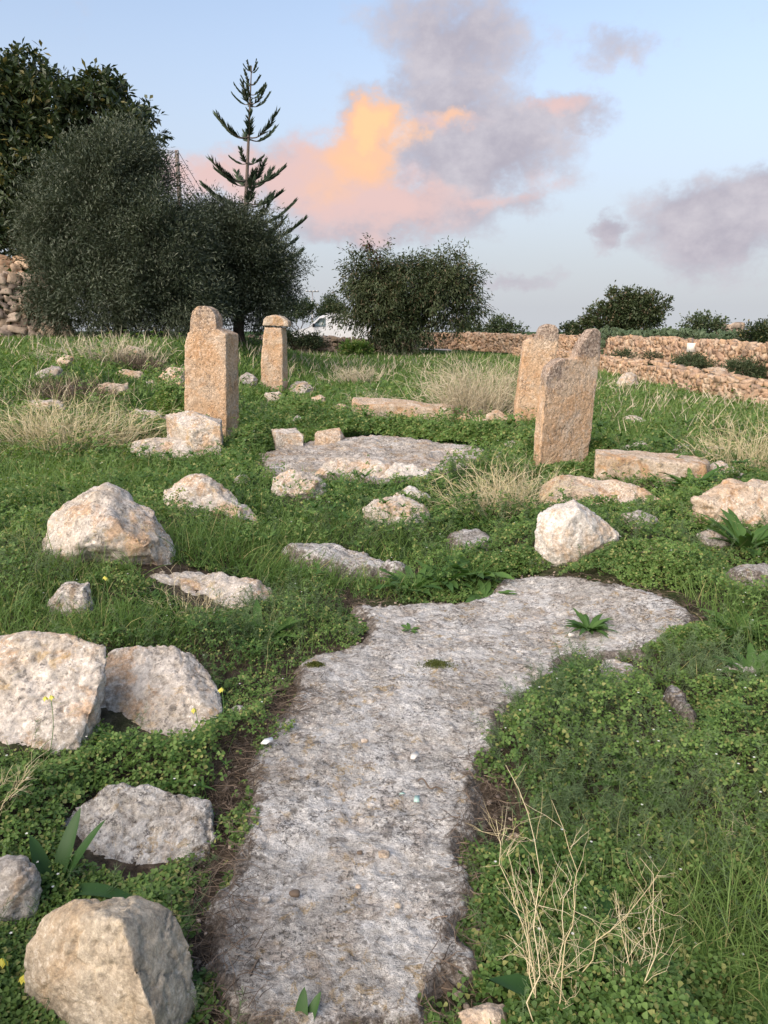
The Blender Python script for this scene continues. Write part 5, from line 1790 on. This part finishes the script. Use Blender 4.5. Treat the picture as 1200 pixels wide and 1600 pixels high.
def grass():
    mb = MB()
    # near and middle blades in tufts
    P = sample(80000, 1.3, 9.5, 2.3)
    P = P[clear_of(P, 0.03)]
    g, f = zones_for(P)
    P = P[VR.random(len(P)) < 0.08 + 0.85 * g ** 1.2]
    n = len(P)
    B = np.column_stack([P, ground(P[:, 0], P[:, 1]) - 0.01])
    zz = zone(P, Z_GRASS)
    L = (0.11 + 0.22 * np.clip(zz, 0, 1) * VR.random(n) + 0.07 * VR.random(n)) * (0.45 + 0.55 * edge_fade(P)) * (0.8 + 0.4 * fbm(P * 2, 2, 5))
    D = unit(rand_dirs(n, VR) * 0.45 + np.array([0.05, 0, 1.0]))
    ribbons(mb, B, D, L, np.maximum(0.0042, 0.0013 * P[:, 1]), VR.uniform(0.15, 0.75, n), 4)
    # lush tufts leaning over the boulders
    for (px, py, n, hg, rad) in [(340, 880, 420, 0.40, 0.20), (290, 905, 260, 0.34, 0.16), (410, 860, 300, 0.34, 0.2), (185, 1000, 220, 0.24, 0.13), (240, 1010, 160, 0.22, 0.10), (455, 900, 260, 0.26, 0.2), (480, 850, 220, 0.24, 0.25),
                                 (60, 900, 200, 0.3, 0.25), (120, 760, 300, 0.36, 0.4), (230, 770, 260, 0.3, 0.35), (560, 920, 260, 0.18, 0.25), (700, 935, 200, 0.18, 0.2), (400, 720, 220, 0.34, 0.3), (930, 720, 200, 0.4, 0.3), (1180, 800, 200, 0.3, 0.3),
                                 (1150, 970, 220, 0.22, 0.2), (25, 1000, 120, 0.2, 0.12), (420, 800, 240, 0.28, 0.3), (1150, 1400, 90, 0.2, 0.1), (1080, 660, 200, 0.4, 0.6), (640, 845, 200, 0.2, 0.3)]:
        c = gnd(px, py)
        P = c[:2] + VR.normal(size=(n, 2)) * rad * [1.2, 0.8]
        P = P[clear_of(P, 0.0)]
        n = len(P)
        B = np.column_stack([P, ground(P[:, 0], P[:, 1]) - 0.01])
        D = unit(rand_dirs(n, VR) * 0.4 + np.column_stack([(P - c[:2]) / rad * 0.22, np.ones(n)]))
        ribbons(mb, B, D, hg * VR.uniform(0.45, 1.1, n), np.maximum(0.004, 0.0012 * P[:, 1]), VR.uniform(0.1, 0.7, n), 5)
    # the field beyond the pillars
    P = sample(120000, 8.5, 50, 2.35, 0.62)
    P = P[clear_of(P, 0.05)]
    g, f = zones_for(P)
    x, y = P[:, 0], P[:, 1]
    keep = (VR.random(len(P)) < 0.25 + 0.75 * g)
    keep &= ~((x > np.interp(y, [8, 26, 39, 46], [8.0, 7.4, 6.5, 4.5])) & (y < 47)) & ~((y > 43.2))
    P = P[keep]
    n = len(P)
    B = np.column_stack([P, ground(P[:, 0], P[:, 1]) - 0.01])
    L = (0.16 + 0.16 * fbm(P * 0.8, 3, 15) * VR.random(n)) * (1 + 0.3 * S(P[:, 1], 15, 40))
    D = unit(rand_dirs(n, VR) * 0.5 + np.array([0.08, 0, 1.0]))
    ribbons(mb, B, D, L, 0.0017 * P[:, 1], VR.uniform(0.1, 0.7, n), 3)
    o = mb.build("grass", M['grass'])
    tag(o, "green meadow grass growing over the field and banks", "grass", kind='stuff')
    # bleached stems standing among the green
    mb = MB()
    P = sample(14000, 9, 46, 1.9, 0.6)
    P = P[clear_of(P, 0.05)]
    x, y = P[:, 0], P[:, 1]
    z = zone(P, [(470, 570, 5, 0.6, 1.4), (560, 560, 5, 0.7, 1.0), (1150, 610, 2.0, 0.7, 1.0), (80, 560, 4, 0.8, 0.7), (585, 575, 2.5, 1.2, 1.0), (190, 540, 4, 0.8, 1.0), (1040, 600, 2.5, 0.9, 0.9), (1130, 640, 3.5, 1, 0.7), (30, 590, 4, 0.5, 0.9), (990, 610, 2, 1, 0.8), (820, 600, 2, 1, .5)])
    keep = (VR.random(len(P)) < z * (0.2 + 1.6 * S(fbm(P * 1.2, 2, 44), 0.4, 0.65))) & ~((x > np.interp(y, [8, 26, 39, 46], [8.0, 7.4, 6.5, 4.5]))) & (y < 43)
    P = P[keep]
    B = np.column_stack([P, ground(P[:, 0], P[:, 1])])
    n = len(P)
    ribbons(mb, B, unit(rand_dirs(n, VR) * 0.5 + np.array([0.1, 0, 1.0])), VR.uniform(0.22, 0.5, n), 0.0011 * P[:, 1], VR.uniform(0, 0.4, n), 3)
    o = mb.build("dry_grass", M['straw_grey'])
    tag(o, "bleached dry grass stems standing in drifts through the far field", "dry grass", kind='stuff')


grass()


def feathery():
    mb = MB()
    P = sample(17000, 1.35, 14, 2.2)
    P = P[clear_of(P, 0.02)]
    g, f = zones_for(P)
    P = P[VR.random(len(P)) < 1.1 * f ** 1.6]
    n = len(P)
    H = canopy(P) * 0.75 + VR.uniform(0.04, 0.15, n) * (0.5 + f[:0].sum() + 0.6)
    B = np.column_stack([P, ground(P[:, 0], P[:, 1])])
    D = unit(rand_dirs(n, VR) * 0.55 + np.array([0, 0, 1.0]))
    m = 38
    i = np.repeat(np.arange(n), m)
    s = VR.uniform(0.25, 1.0, n * m)
    C = B[i] + D[i] * (H[i] * s)[:, None]
    fd = unit(rand_dirs(n * m, VR) + D[i] * 0.7)
    fl = (0.055 - 0.028 * s) * VR.uniform(0.5, 1.2, n * m) * np.clip(0.7 + 0.1 * P[i, 1], 0.8, 1.6)
    ribbons(mb, C, fd, fl, np.maximum(0.0018, 0.0008 * P[i, 1]), 0.2, 1)
    ribbons(mb, B, D, H, 0.003, 0.1, 3)
    o = mb.build("feathery_weeds", M['feather'])
    tag(o, "fine feathery dark green weeds spreading between the stones", "weeds", kind='stuff')


feathery()


def leafy_weeds():
    """lance-leaved weeds and seedlings mixed into the carpet"""
    mb = MB()
    P = sample(5200, 1.3, 12, 2.5)
    P = P[clear_of(P, 0.02)]
    P = P[VR.random(len(P)) < 1.2 * S(fbm(P * 1.6, 3, 121), 0.42, 0.66)]
    n = len(P)
    m = 9
    i = np.repeat(np.arange(n), m)
    h = canopy(P) * VR.uniform(0.5, 1.0, n)
    C = np.column_stack([P, ground(P[:, 0], P[:, 1]) + h])[i]
    a = VR.uniform(0, 6.28, n * m)
    D = unit(np.column_stack([np.cos(a), np.sin(a), VR.uniform(0.1, 1.1, n * m)]))
    sz = (np.maximum(0.04, 0.014 * P[:, 1]) * VR.uniform(0.6, 1.4, n))[i] * VR.uniform(0.6, 1.2, n * m)
    ribbons(mb, C, D, sz, sz * 0.24, VR.uniform(0.1, 0.6, n * m), 3, side=unit(np.cross(D, np.array([0, 0, 1.0]))))
    o = mb.build("leafy_weeds", M['broad'])
    tag(o, "lance-leaved green weeds and seedlings mixed through the clover", "weeds", kind='stuff')
    # thin wiry stems and yellowing seed heads above the weeds of the left bank and court
    mb = MB()
    P = sample(5200, 1.5, 11, 2.2)
    P = P[clear_of(P, 0.02)]
    z = zone(P, [(60, 900, 0.7, 1.0, 1.0), (110, 810, 0.8, 1.0, 0.9), (40, 760, 1.3, 1.0, 1.0), (390, 990, 0.4, 1.0, 0.8), (300, 940, 0.35, 1.2, 0.9), (330, 850, 0.4, 1, 0.5), (1100, 1450, 0.5, 1, 0.3), (1150, 820, 0.8, 1, 0.5), (480, 830, 0.6, 1, 0.4),
                 (30, 1080, 0.4, 1, 0.5), (200, 990, 0.4, 1.2, 0.6)])
    P = P[VR.random(len(P)) < z]
    n = len(P)
    B = np.column_stack([P, ground(P[:, 0], P[:, 1])])
    L = VR.uniform(0.12, 0.34, n)
    w = np.maximum(0.0016, 0.0006 * P[:, 1])
    D = unit(rand_dirs(n, VR) * 0.45 + np.array([0.1, 0, 1.0]))
    Q = ribbons(mb, B, D, L, w, VR.uniform(0, 0.5, n), 5, wave=0.06)
    for k in (3, 4, 5):
        d2 = unit(D * 0.7 + rand_dirs(n, VR) * 0.7)
        ribbons(mb, Q[:, k], d2, L * VR.uniform(0.08, 0.25, n), w * 0.9, 0.2, 2)
    o = mb.build("wiry_stems", M['wiry'])
    tag(o, "thin yellowing wiry stems rising out of the weeds on the left bank", "weed stems", kind='stuff')


leafy_weeds()


def litter():
    mb = MB()
    P = []
    for poly in BARE:
        lo = poly.min(0); hi = poly.max(0)
        A = (hi - lo).prod()
        q = VR.uniform(lo, hi, (int(min(4500, A * 8000)), 2))
        d = sdf_poly(q, poly)
        P.append(q[d > -0.02])
    P = np.concatenate(P)
    far = P[:, 1] > 6
    P = P[VR.random(len(P)) < np.clip(1.6 - P[:, 1] * 0.33, 0.08, 1)]
    inside = np.zeros(len(P), bool)
    dm = sdf_poly(P, SLABS[0])
    P = P[(dm < 0.02) | ((dm < 0.12) & (VR.random(len(P)) < 0.35)) | (VR.random(len(P)) < 0.03)]
    dm = sdf_poly(P, SLABS[0])
    n = len(P)
    B = np.column_stack([P, ground(P[:, 0], P[:, 1]) + 0.045 * S(dm, -0.02, 0.04) + VR.uniform(0.0, 0.035, n)])
    D = unit(np.column_stack([VR.normal(size=(n, 2)), VR.normal(0, 0.14, n)]))
    ribbons(mb, B, D, VR.uniform(0.03, 0.15, n), VR.uniform(0.0012, 0.0032, n) * np.clip(P[:, 1] / 2.5, 1, 1.5), VR.uniform(-0.1, 0.15, n), 4, wave=0.12)
    o = mb.build("plant_litter", M['litter'])
    tag(o, "dark dead stems and leaf litter heaped along the edges of the path slab", "litter", kind='stuff')
    # small chips of stone lying on the litter and the slab
    mb = MB()
    n = 420
    poly = SLABS[0]; lo = poly.min(0) - 0.1; hi = poly.max(0) + 0.1
    q = VR.uniform(lo, hi, (n * 6, 2))
    d = sdf_poly(q, poly)
    q = q[(np.abs(d + 0.03) < 0.06)][:n]
    z = ground(q[:, 0], q[:, 1])
    dd = sdf_poly(q, poly)
    z = z + 0.045 * S(dd, -0.015, 0.06) + 0.006
    sz = VR.uniform(0.004, 0.016, len(q)) * VR.uniform(0.5, 1.3, len(q))
    V = PEB_V[None] * (1 + 0.5 * (vnoise((PEB_V[None] * 3.0 + np.arange(len(q))[:, None, None] * 5.3).reshape(-1, 3), 8).reshape(len(q), -1, 1) - 0.5)) * (sz[:, None, None] * np.stack([VR.uniform(0.8, 1.6, len(q)), VR.uniform(0.8, 1.6, len(q)), VR.uniform(0.5, 1.0, len(q))], -1)[:, None])
    a = VR.uniform(0, 6.28, len(q))
    ca, sa = np.cos(a)[:, None], np.sin(a)[:, None]
    V = np.stack([V[..., 0] * ca - V[..., 1] * sa, V[..., 0] * sa + V[..., 1] * ca, V[..., 2]], -1) + np.column_stack([q, z])[:, None]
    mb.add(V.reshape(-1, 3), (RC_F[None] + (np.arange(len(q)) * len(RC_V))[:, None, None]).reshape(-1, 4))
    o = mb.build("stone_chips", M['rubble_grey'])
    tag(o, "scattered stone chips and grit along the rim of the path slab", "grit", kind='stuff')


litter()


def specks():
    mb = MB()
    P = sample(900, 1.6, 12, 2.4, 0.65)
    P = P[clear_of(P, 0.03)]
    P = P[VR.random(len(P)) < 0.42]
    n = len(P)
    C = np.column_stack([P, ground(P[:, 0], P[:, 1]) + canopy(P) + 0.03])
    a0 = VR.uniform(0, 6.28, n)
    for k in range(5):
        a = a0 + k * 1.2566
        D = np.column_stack([np.cos(a), np.sin(a), np.full(n, 0.2)])
        leaves(mb, C, D, np.tile([0, 0, 1.0], (n, 1)), np.maximum(0.005, 0.0013 * P[:, 1]), np.maximum(0.004, 0.0011 * P[:, 1]))
    o = mb.build("wildflowers", M['white_petal'])
    tag(o, "tiny white wildflowers dotted through the green weeds", "wildflowers", kind='stuff')


specks()


# ------------------------------------------------------------------ dry tufts and single plants
def dry_tuft(px, py, n_, hgt, rad, label, mat='straw', seed=1, lean=(0, 0), spread=0.55, w=0.0028, kinks=True, group="dry grass clumps among the ruins", name="dry_grass_clump", cat="dry grass", droop=0.35):
    rg = np.random.default_rng(seed)
    n = int(n_ * 1.35) if n_ > 80 else n_
    c = gnd(px, py)
    P = c[:2] + rg.normal(size=(n, 2)) * rad * np.array([1.0, 0.7])
    B = np.column_stack([P, ground(P[:, 0], P[:, 1])])
    out = (P - c[:2]) / rad
    D = unit(np.column_stack([out * spread * 0.5 + np.array(lean), np.zeros(n)]) + rand_dirs(n, rg) * spread * 0.55 + np.array([0, 0, 1.0]))
    L = hgt * rg.uniform(0.45, 1.1, n)
    mb = MB()
    ww = max(w, 0.00062 * c[1])
    Q = ribbons(mb, B, D, L, ww, rg.uniform(-0.1, 1.0, n) * droop, 6, rg, 0.7, wave=0.13)
    # side twigs
    i = rg.integers(0, n, int(n * 2.2)); j = rg.integers(2, 6, len(i))
    S0 = Q[i, j]
    d2 = unit(D[i] * 0.8 + rand_dirs(len(i), rg) * 0.8)
    ribbons(mb, S0, d2, L[i] * rg.uniform(0.12, 0.35, len(i)), ww * 0.75, 0.2, 3, rg, 0.7, wave=0.05)
    o = mb.build(name, M[mat], origin=c)
    tag(o, label, cat, group)
    return o


dry_tuft(108, 705, 300, 1.0, 0.34, "largest straw-coloured dry clump on the left bank", seed=1, spread=1.05, lean=(0.12, 0), w=0.006, droop=0.55)
dry_tuft(45, 690, 140, 0.50, 0.22, "sparse straw clump at the left edge beside the largest one", seed=2, spread=0.9)
dry_tuft(190, 700, 120, 0.45, 0.20, "thin straw clump between the largest one and the flat cracked stone", seed=3, spread=0.9, lean=(0.3, 0))
dry_tuft(742, 652, 520, 1.15, 0.27, "large grey dry shrub behind the kerb stones left of the right pillars", 'straw_grey', seed=4, spread=0.85, w=0.005, name="dry_shrub", cat="dry shrub", droop=0.1)
dry_tuft(785, 800, 200, 0.55, 0.16, "pale straw clump in front of the far right pillar", seed=5, spread=0.9, lean=(-0.1, 0))
dry_tuft(812, 800, 80, 0.36, 0.18, "low greyish straw clump against the near right pillar's base", 'straw_grey', seed=6, spread=0.9)
dry_tuft(1175, 735, 150, 0.7, 0.24, "straw clump at the right edge above the large warm boulder", seed=7, spread=0.7)
dry_tuft(1110, 715, 60, 0.45, 0.10, "few tall straw stems behind the orange-stained block", seed=8, spread=0.6)
dry_tuft(585, 645, 90, 0.50, 0.16, "small straw tuft drooping over the long pinkish kerb stone", 'straw_grey', seed=9, spread=0.7)
dry_tuft(560, 600, 200, 0.55, 0.28, "straw tuft in the grass behind the long pinkish kerb stone", 'straw_grey', seed=10, spread=0.6)
dry_tuft(175, 565, 260, 0.62, 0.55, "dry tuft at the top of the left bank by the rounded rock", 'straw_grey', seed=11, spread=0.8)
dry_tuft(215, 575, 300, 0.34, 0.3, "dark dry brush right of the rounded rock at the top of the left bank", 'litter', seed=12, spread=1.0, name="dry_brush", cat="dry brush")
dry_tuft(110, 622, 320, 0.42, 0.3, "dark dry brush behind the largest straw clump", 'litter', seed=13, spread=1.0, name="dry_brush", cat="dry brush")
dry_tuft(282, 600, 5, 0.75, 0.05, "lone tall dry stem standing left of the notched pillar", seed=14, spread=0.15)
dry_tuft(300, 960, 70, 0.25, 0.09, "thin pale stems rising in front of the low lichened flat stone", seed=15, spread=0.5, w=0.0018)


def stalks(base_px, tips, label, seed, group, w=0.0042):
    """bare branching weed skeleton: each stem runs from the root to a seen tip with forked twigs"""
    rg = np.random.default_rng(seed)
    c = gnd(*base_px)
    mb = MB()
    for (bx, by, tx, ty, dy) in tips:
        b = gnd(bx, by); e = at(tx, ty, b[1] + dy)
        n = 12
        s = np.linspace(0, 1, n)[:, None]
        L = np.linalg.norm(e - b)
        off = np.cumsum(rg.normal(size=(n, 3)), axis=0) * 0.020 * L * np.sin(s * math.pi) ** 0.5
        p = b + (e - b) * s + off + np.array([0.0, 0, 0.05 * L]) * np.sin(s * math.pi)
        mb.tube(p, np.linspace(w, w * 0.35, n) * 0.5, 5)
        for _ in range(int(8 + 16 * L)):
            j = rg.integers(3, n - 1)
            d = unit((p[j + 1] - p[j]) / (np.linalg.norm(p[j + 1] - p[j])) + rg.normal(size=3) * 0.75)
            l = rg.uniform(0.03, 0.14) * (0.5 + L)
            q = p[j] + d * (np.linspace(0, 1, 5)[:, None] * l) + np.cumsum(rg.normal(size=(5, 3)), 0) * 0.05 * l
            mb.tube(q, np.linspace(w * 0.38, w * 0.15, 5) * 0.5, 4)
            if rg.random() < 0.6:
                d2 = unit(d + rg.normal(size=3) * 0.7)
                q2 = q[2] + d2 * (np.linspace(0, 1, 4)[:, None] * l * 0.5)
                mb.tube(q2, np.linspace(w * 0.25, w * 0.12, 4) * 0.5, 4)
    o = mb.build("dry_weed", M['straw'], origin=c)
    tag(o, label, "dry weed", group)


G_DW = "pale leafless dry weeds in the foreground"
stalks((850, 1590), [(830, 1640, 790, 1195, 0.25), (850, 1640, 862, 1250, 0.22), (850, 1620, 885, 1350, 0.2), (845, 1610, 775, 1280, 0.2), (840, 1610, 800, 1380, 0.15), (850, 1600, 805, 1310, 0.2), (835, 1600, 790, 1460, 0.1),
                     (870, 1640, 1055, 1370, 0.2), (858, 1512, 1040, 1400, 0.16), (858, 1512, 752, 1525, 0.0), (865, 1600, 830, 1370, 0.15), (862, 1530, 940, 1440, 0.1), (905, 1620, 865, 1530, 0.0)],
       "tall pale dry weed with many upright stems beside the lower right edge of the slab", 3, G_DW, w=0.0036)
stalks((970, 1590), [(950, 1640, 975, 1440, 0.15), (965, 1640, 960, 1390, 0.18), (1000, 1640, 1035, 1390, 0.2), (985, 1640, 1000, 1340, 0.2), (920, 1560, 922, 1470, 0.08), (1005, 1620, 940, 1500, 0.05), (960, 1640, 905, 1500, 0.1)],
       "shorter pale dry weed with curving stems in the bottom right weeds", 4, G_DW, w=0.0034)
stalks((-20, 1280), [(-30, 1300, 20, 1195, 0.05), (-30, 1280, 48, 1205, 0.04), (-20, 1290, 62, 1185, 0.05), (-30, 1320, 30, 1240, 0.03)],
       "pale dry twigs reaching in from the left edge over the clover", 5, G_DW, w=0.0034)
stalks((1190, 1310), [(1230, 1320, 1135, 1305, 0.0), (1230, 1340, 1150, 1330, 0.0), (1220, 1330, 1160, 1290, 0.03)],
       "pale dry twig lying in the weeds at the right edge", 6, G_DW, w=0.0032)

def rest(px, py, z=0.0):
    p = gnd(px, py)
    d = ray(px, py)
    t = (ground(p[0], p[1])[0] + 0.05 + z - EYE[2]) / d[2]
    return EYE + d * t


STRAP = np.array([[0, -0.28, 0.03], [0.0, 0, 0], [0, 0.28, 0.03]])


def strap_leaf(mb, base, d, up, L, W, curl, rg, wavy=0.0, n=9):
    d = unit(np.asarray(d, float)); up = np.asarray(up, float)
    side = unit(np.cross(d, up)); nn = np.cross(side, d)
    s = np.linspace(0, 1, n)
    prof = np.sin(np.clip(s * 0.94 + 0.06, 0, 1) * math.pi) ** 0.65
    prof[0] = 0.5; prof[1] = max(prof[1], 0.62); prof[-1] = 0.02
    V = []
    for k, q in enumerate(s):
        c = np.asarray(base) + d * q * L - nn * curl * L * q ** 2.2
        w = W * prof[k] * 0.5 * (1 + wavy * rg.normal(0, 0.3))
        z = wavy * rg.normal(0, 0.25) * W
        V += [c - side * w + nn * (w * 0.35 + z), c, c + side * w + nn * (w * 0.35 - z)]
    F = []
    for k in range(n - 1):
        for j in (0, 1):
            F.append([k * 3 + j, k * 3 + j + 1, k * 3 + j + 4, k * 3 + j + 3])
    mb.add(V, F)


def rosette(px, py, n, L, W, label, seed, mat='broad', up=0.9, curl=0.35, wavy=0.25, group="broad-leaved rosettes among the stones"):
    rg = np.random.default_rng(seed)
    c = rest(px, py, -0.01) if sdf_poly(gnd(px, py)[None, :2], SLABS[0])[0] > 0 else gnd(px, py)
    n = int(n * 1.6); L *= 1.25; W *= 1.15
    mb = MB()
    for k in range(n):
        a = k * 2.4 + rg.normal(0, 0.25)
        u = up * rg.uniform(0.5, 1.5)
        d = np.array([math.cos(a), math.sin(a), u])
        upv = np.array([-math.cos(a) * u, -math.sin(a) * u, 1.0])
        strap_leaf(mb, c + np.array([math.cos(a), math.sin(a), 0]) * 0.012, d, upv, L * rg.uniform(0.6, 1.15), W * rg.uniform(0.75, 1.2), curl * rg.uniform(0.4, 1.5), rg, wavy)
    o = mb.build("broad_leaf_plant", M[mat], origin=c, smooth=True)
    tag(o, label, "plant", group)


rosette(1020, 752, 14, 0.34, 0.055, "dark strap-leaved plant in front of the orange-stained block, left one", 21, up=1.3, curl=0.45)
rosette(1080, 768, 16, 0.28, 0.06, "broad-leaved plant in front of the orange-stained block, right one", 22, up=0.9)
rosette(860, 770, 8, 0.16, 0.035, "small leafy plant on the sloping slab by the near right pillar", 23)
rosette(1165, 862, 14, 0.30, 0.06, "dark strap-leaved plant below the large warm boulder", 24, up=1.2, curl=0.4)
rosette(735, 905, 18, 0.24, 0.055, "leafy green rosette at the far end of the path slab, right one", 25, up=0.7)
rosette(690, 915, 16, 0.22, 0.05, "leafy green rosette at the far end of the path slab, middle one", 26, up=0.8)
rosette(645, 925, 14, 0.18, 0.045, "leafy green rosette at the far end of the path slab, left one", 27, up=0.8)
rosette(755, 935, 10, 0.15, 0.045, "small leafy rosette touching the path slab's far tip", 28, up=0.4)
rosette(1150, 990, 18, 0.15, 0.036, "bright leafy plant below the whitish flat slab at the right edge", 29, up=0.8)
rosette(1175, 1060, 16, 0.13, 0.03, "leafy plant at the right edge beside the stone hidden in weeds", 30, up=0.8)
rosette(920, 985, 26, 0.10, 0.022, "green leafy tuft growing on the wide end of the path slab", 31, up=0.8)
rosette(905, 1065, 18, 0.10, 0.026, "leafy tuft in the notch of the path slab's right edge", 32, up=0.7)
rosette(405, 1010, 9, 0.20, 0.045, "greyish leafy plant right of the stained boulder", 33, up=1.1)
rosette(1130, 1560, 12, 0.16, 0.06, "pale green leafy plant in the bottom right corner", 34, up=0.5)
rosette(900, 1520, 9, 0.20, 0.06, "dark bluish leafy plant under the pale dry weeds", 35, up=0.5, mat='squill')
rosette(930, 1590, 8, 0.20, 0.06, "dark leafy plant at the bottom edge between the two pale dry weeds", 36, up=0.4, mat='squill')
rosette(1010, 1235, 8, 0.15, 0.035, "silvery leafed plant deep in the feathery weeds on the right", 37, up=0.5)
rosette(640, 985, 5, 0.05, 0.02, "tiny leafy seedling on the path slab's far edge", 38, up=0.5)


def squill(px, py, leafs, label, seed):
    rg = np.random.default_rng(seed)
    c = gnd(px, py)
    t = empty("strap_leaf_plant", c)
    tag(t, label, "plant", "glossy strap-leaved bulbs in the foreground")
    for (a, u, L, W, curl) in leafs:
        a = math.radians(a)
        mb = MB()
        d = np.array([math.cos(a), math.sin(a), u])
        strap_leaf(mb, c + np.array([math.cos(a), math.sin(a), 0]) * 0.01 + np.array([0, 0, -0.01]), d, np.array([-math.cos(a) * u, -math.sin(a) * u, 1.0]), L, W, curl, rg, 0.02, 14)
        mb.build("leaf", M['squill'], parent=t, smooth=True)


squill(82, 1398, [(72, 1.9, 0.235, 0.050, 0.12), (35, 1.5, 0.24, 0.044, 0.10), (-5, 0.55, 0.22, 0.05, 0.55), (140, 2.2, 0.18, 0.045, 0.1), (-50, 0.45, 0.12, 0.045, 0.3)], "glossy strap-leaved bulb between the dark grey stone and the golden-flecked stone", 41)
squill(465, 1630, [(80, 2.0, 0.115, 0.032, 0.05), (50, 1.5, 0.115, 0.03, 0.05), (150, 0.6, 0.10, 0.03, 0.2), (10, 0.6, 0.10, 0.035, 0.2)], "strap-leaved bulb whose tips poke up at the bottom edge of the slab", 42)
squill(800, 1600, [(170, 0.25, 0.10, 0.03, 0.2), (150, 0.4, 0.09, 0.03, 0.2), (20, 0.5, 0.1, 0.03, 0.2)], "strap-leaved bulb next to the orange broken stone at the bottom edge", 43)


def oxalis(px, py, h, label, seed):
    rg = np.random.default_rng(seed)
    tip = None
    b = gnd(px, py + h)
    t = empty("yellow_flower", b); tag(t, label, "flower", "yellow flowers on thin stems")
    e = at(px, py, b[1] + 0.02)
    s = np.linspace(0, 1, 8)[:, None]
    p = b + (e - b) * s + np.array([0.012, 0, 0]) * np.sin(s * 3.1)
    mb = MB(); mb.tube(p, 0.0013, 5); mb.build("stem", M['stem'], parent=t)
    mb = MB()
    for f in range(2):
        c = e + np.array([rg.normal(0, 0.006), 0, -0.004 * f])
        for k in range(5):
            a = k * 1.257 + f
            d = np.array([math.cos(a) * 0.6, math.sin(a) * 0.6, -0.9])
            leaves(mb, c[None], d[None], np.array([[math.cos(a), math.sin(a), 0.5]]), 0.020, 0.011)
    mb.build("petals", M['yellow'], parent=t)


for i, (px, py, h, lab) in enumerate([(345, 1074, 60, "yellow nodding flower at the right edge of the stained boulder"), (304, 1106, 55, "yellow flower in front of the stained boulder's lower right"), (165, 900, 80, "yellow flower rising below the hump-backed boulder"),
                                      (38, 1522, 60, "yellow nodding flower in the bottom left corner beside the beige boulder"), (6, 1497, 60, "yellow flower cut by the left edge near the bottom"), (78, 1086, 90, "faint yellow flower in front of the flat-topped boulder at the left edge")]):
    oxalis(px, py, h, lab, 50 + i)


def shard(px, py, outline, thick, mat, name, label, cat, tilt=(0, 0)):
    c = rest(px, py, 0.012)
    mb = MB()
    o = np.array(outline, float)
    n = len(o)
    top = np.column_stack([o, thick + o @ np.array(tilt)]); bot = np.column_stack([o * 0.94, o @ np.array(tilt)])
    mb.add(np.concatenate([top, bot]) + c, [list(range(n))], [list(range(2 * n - 1, n - 1, -1))], [[i, i + n, (i + 1) % n + n, (i + 1) % n] for i in range(n)])
    ob = mb.build(name, M[mat], origin=c)
    tag(ob, label, cat)


shard(417, 1159, [(-0.022, -0.012), (0.0, -0.016), (0.024, 0.002), (0.018, 0.016), (-0.010, 0.010)], 0.006, 'ceramic', "ceramic_shard", "bright white glazed shard on the left edge of the path slab", "shard", (0.1, 0.2))
shard(651, 1249, [(-0.010, -0.010), (0.008, -0.014), (0.011, 0.010), (-0.006, 0.012)], 0.004, 'green_glass', "glass_shard", "pale green glass shard lying in the middle of the path slab", "shard", (0.1, 0.3))
shard(628, 1240, [(-0.010, -0.006), (0.012, -0.003), (0.004, 0.008)], 0.003, 'green_glass', "glass_shard", "smaller pale green shard to the left of the larger glass one", "shard")
shard(648, 1182, [(-0.016, -0.010), (-0.002, -0.018), (0.018, 0.004), (0.008, 0.018), (-0.012, 0.012)], 0.006, 'sign_white', "stone_flake", "thin cream flake on the path slab above the green glass", "flake", (0.25, 0.2))
for (px, py, s, m_, lab) in [(600, 1334, 0.020, 'warm', "yellow-stained pebble in the lower middle of the path slab"), (460, 1396, 0.017, 'litter', "dark brown pebble in the lower left part of the path slab"), (562, 1332, 0.010, 'litter', "small dark pebble left of the yellow-stained one"),
                             (893, 992, 0.018, 'white', "white pebble below the green tuft on the path slab"), (560, 1385, 0.010, 'white', "small white pebble below the dark pebble on the path slab"), (570, 1157, 0.016, 'white', "whitish lump high on the left half of the path slab"),
                             (416, 1404, 0.015, 'grey', "grey pebble beside the dark brown one on the path slab"), (622, 1415, 0.012, 'pale', "pale round pebble right of centre on the lower slab")]:
    c = rest(px, py, 0.004)
    rg = np.random.default_rng(px)
    mb = MB()
    V = PEB_V * np.array([1.5, 1.2, 0.8]) * s * 1.25
    V = V * (0.8 + 0.4 * vnoise(PEB_V * 3.3 + px, 3))[:, None]
    mb.add(V + c, RC_F)
    o = mb.build("pebble", M[m_], origin=c, smooth=True)
    tag(o, lab, "pebble", "loose pebbles on the path slab")
# a curled dead twig and two moss cushions on the slab
c = rest(668, 1235, 0.004)
a = np.linspace(0, 1, 16)[:, None]
p = c + np.column_stack([np.linspace(-0.03, 0.05, 16), np.linspace(0.05, -0.02, 16) + 0.015 * np.sin(a[:, 0] * 9), 0.006 + 0.006 * np.sin(a[:, 0] * 7) ** 2])
mb = MB(); mb.tube(p, 0.0028, 6); tag(mb.build("twig", M['litter'], origin=c), "curled dark twig lying beside the green glass shard", "twig")


def moss(px, py, r, label, sx=1.6):
    rg = np.random.default_rng(int(px))
    c = rest(px, py, -0.004)
    n = 900
    q = rg.normal(size=(n, 2)) * r * 0.45 * np.array([sx, 1.0])
    P = np.column_stack([q, 0.012 * np.exp(-(q ** 2).sum(1) / r ** 2)]) + c
    mb = MB()
    leaves(mb, P, rand_dirs(n, rg) + np.array([0, 0, 0.8]), rand_dirs(n, rg), 0.009, 0.005)
    tag(mb.build("moss_cushion", M['moss'], origin=c), label, "moss", "moss cushions on the path slab")


moss(682, 1040, 0.05, "green moss cushion in the upper middle of the path slab")
moss(492, 1040, 0.025, "tiny moss cushion near the left corner of the path slab")
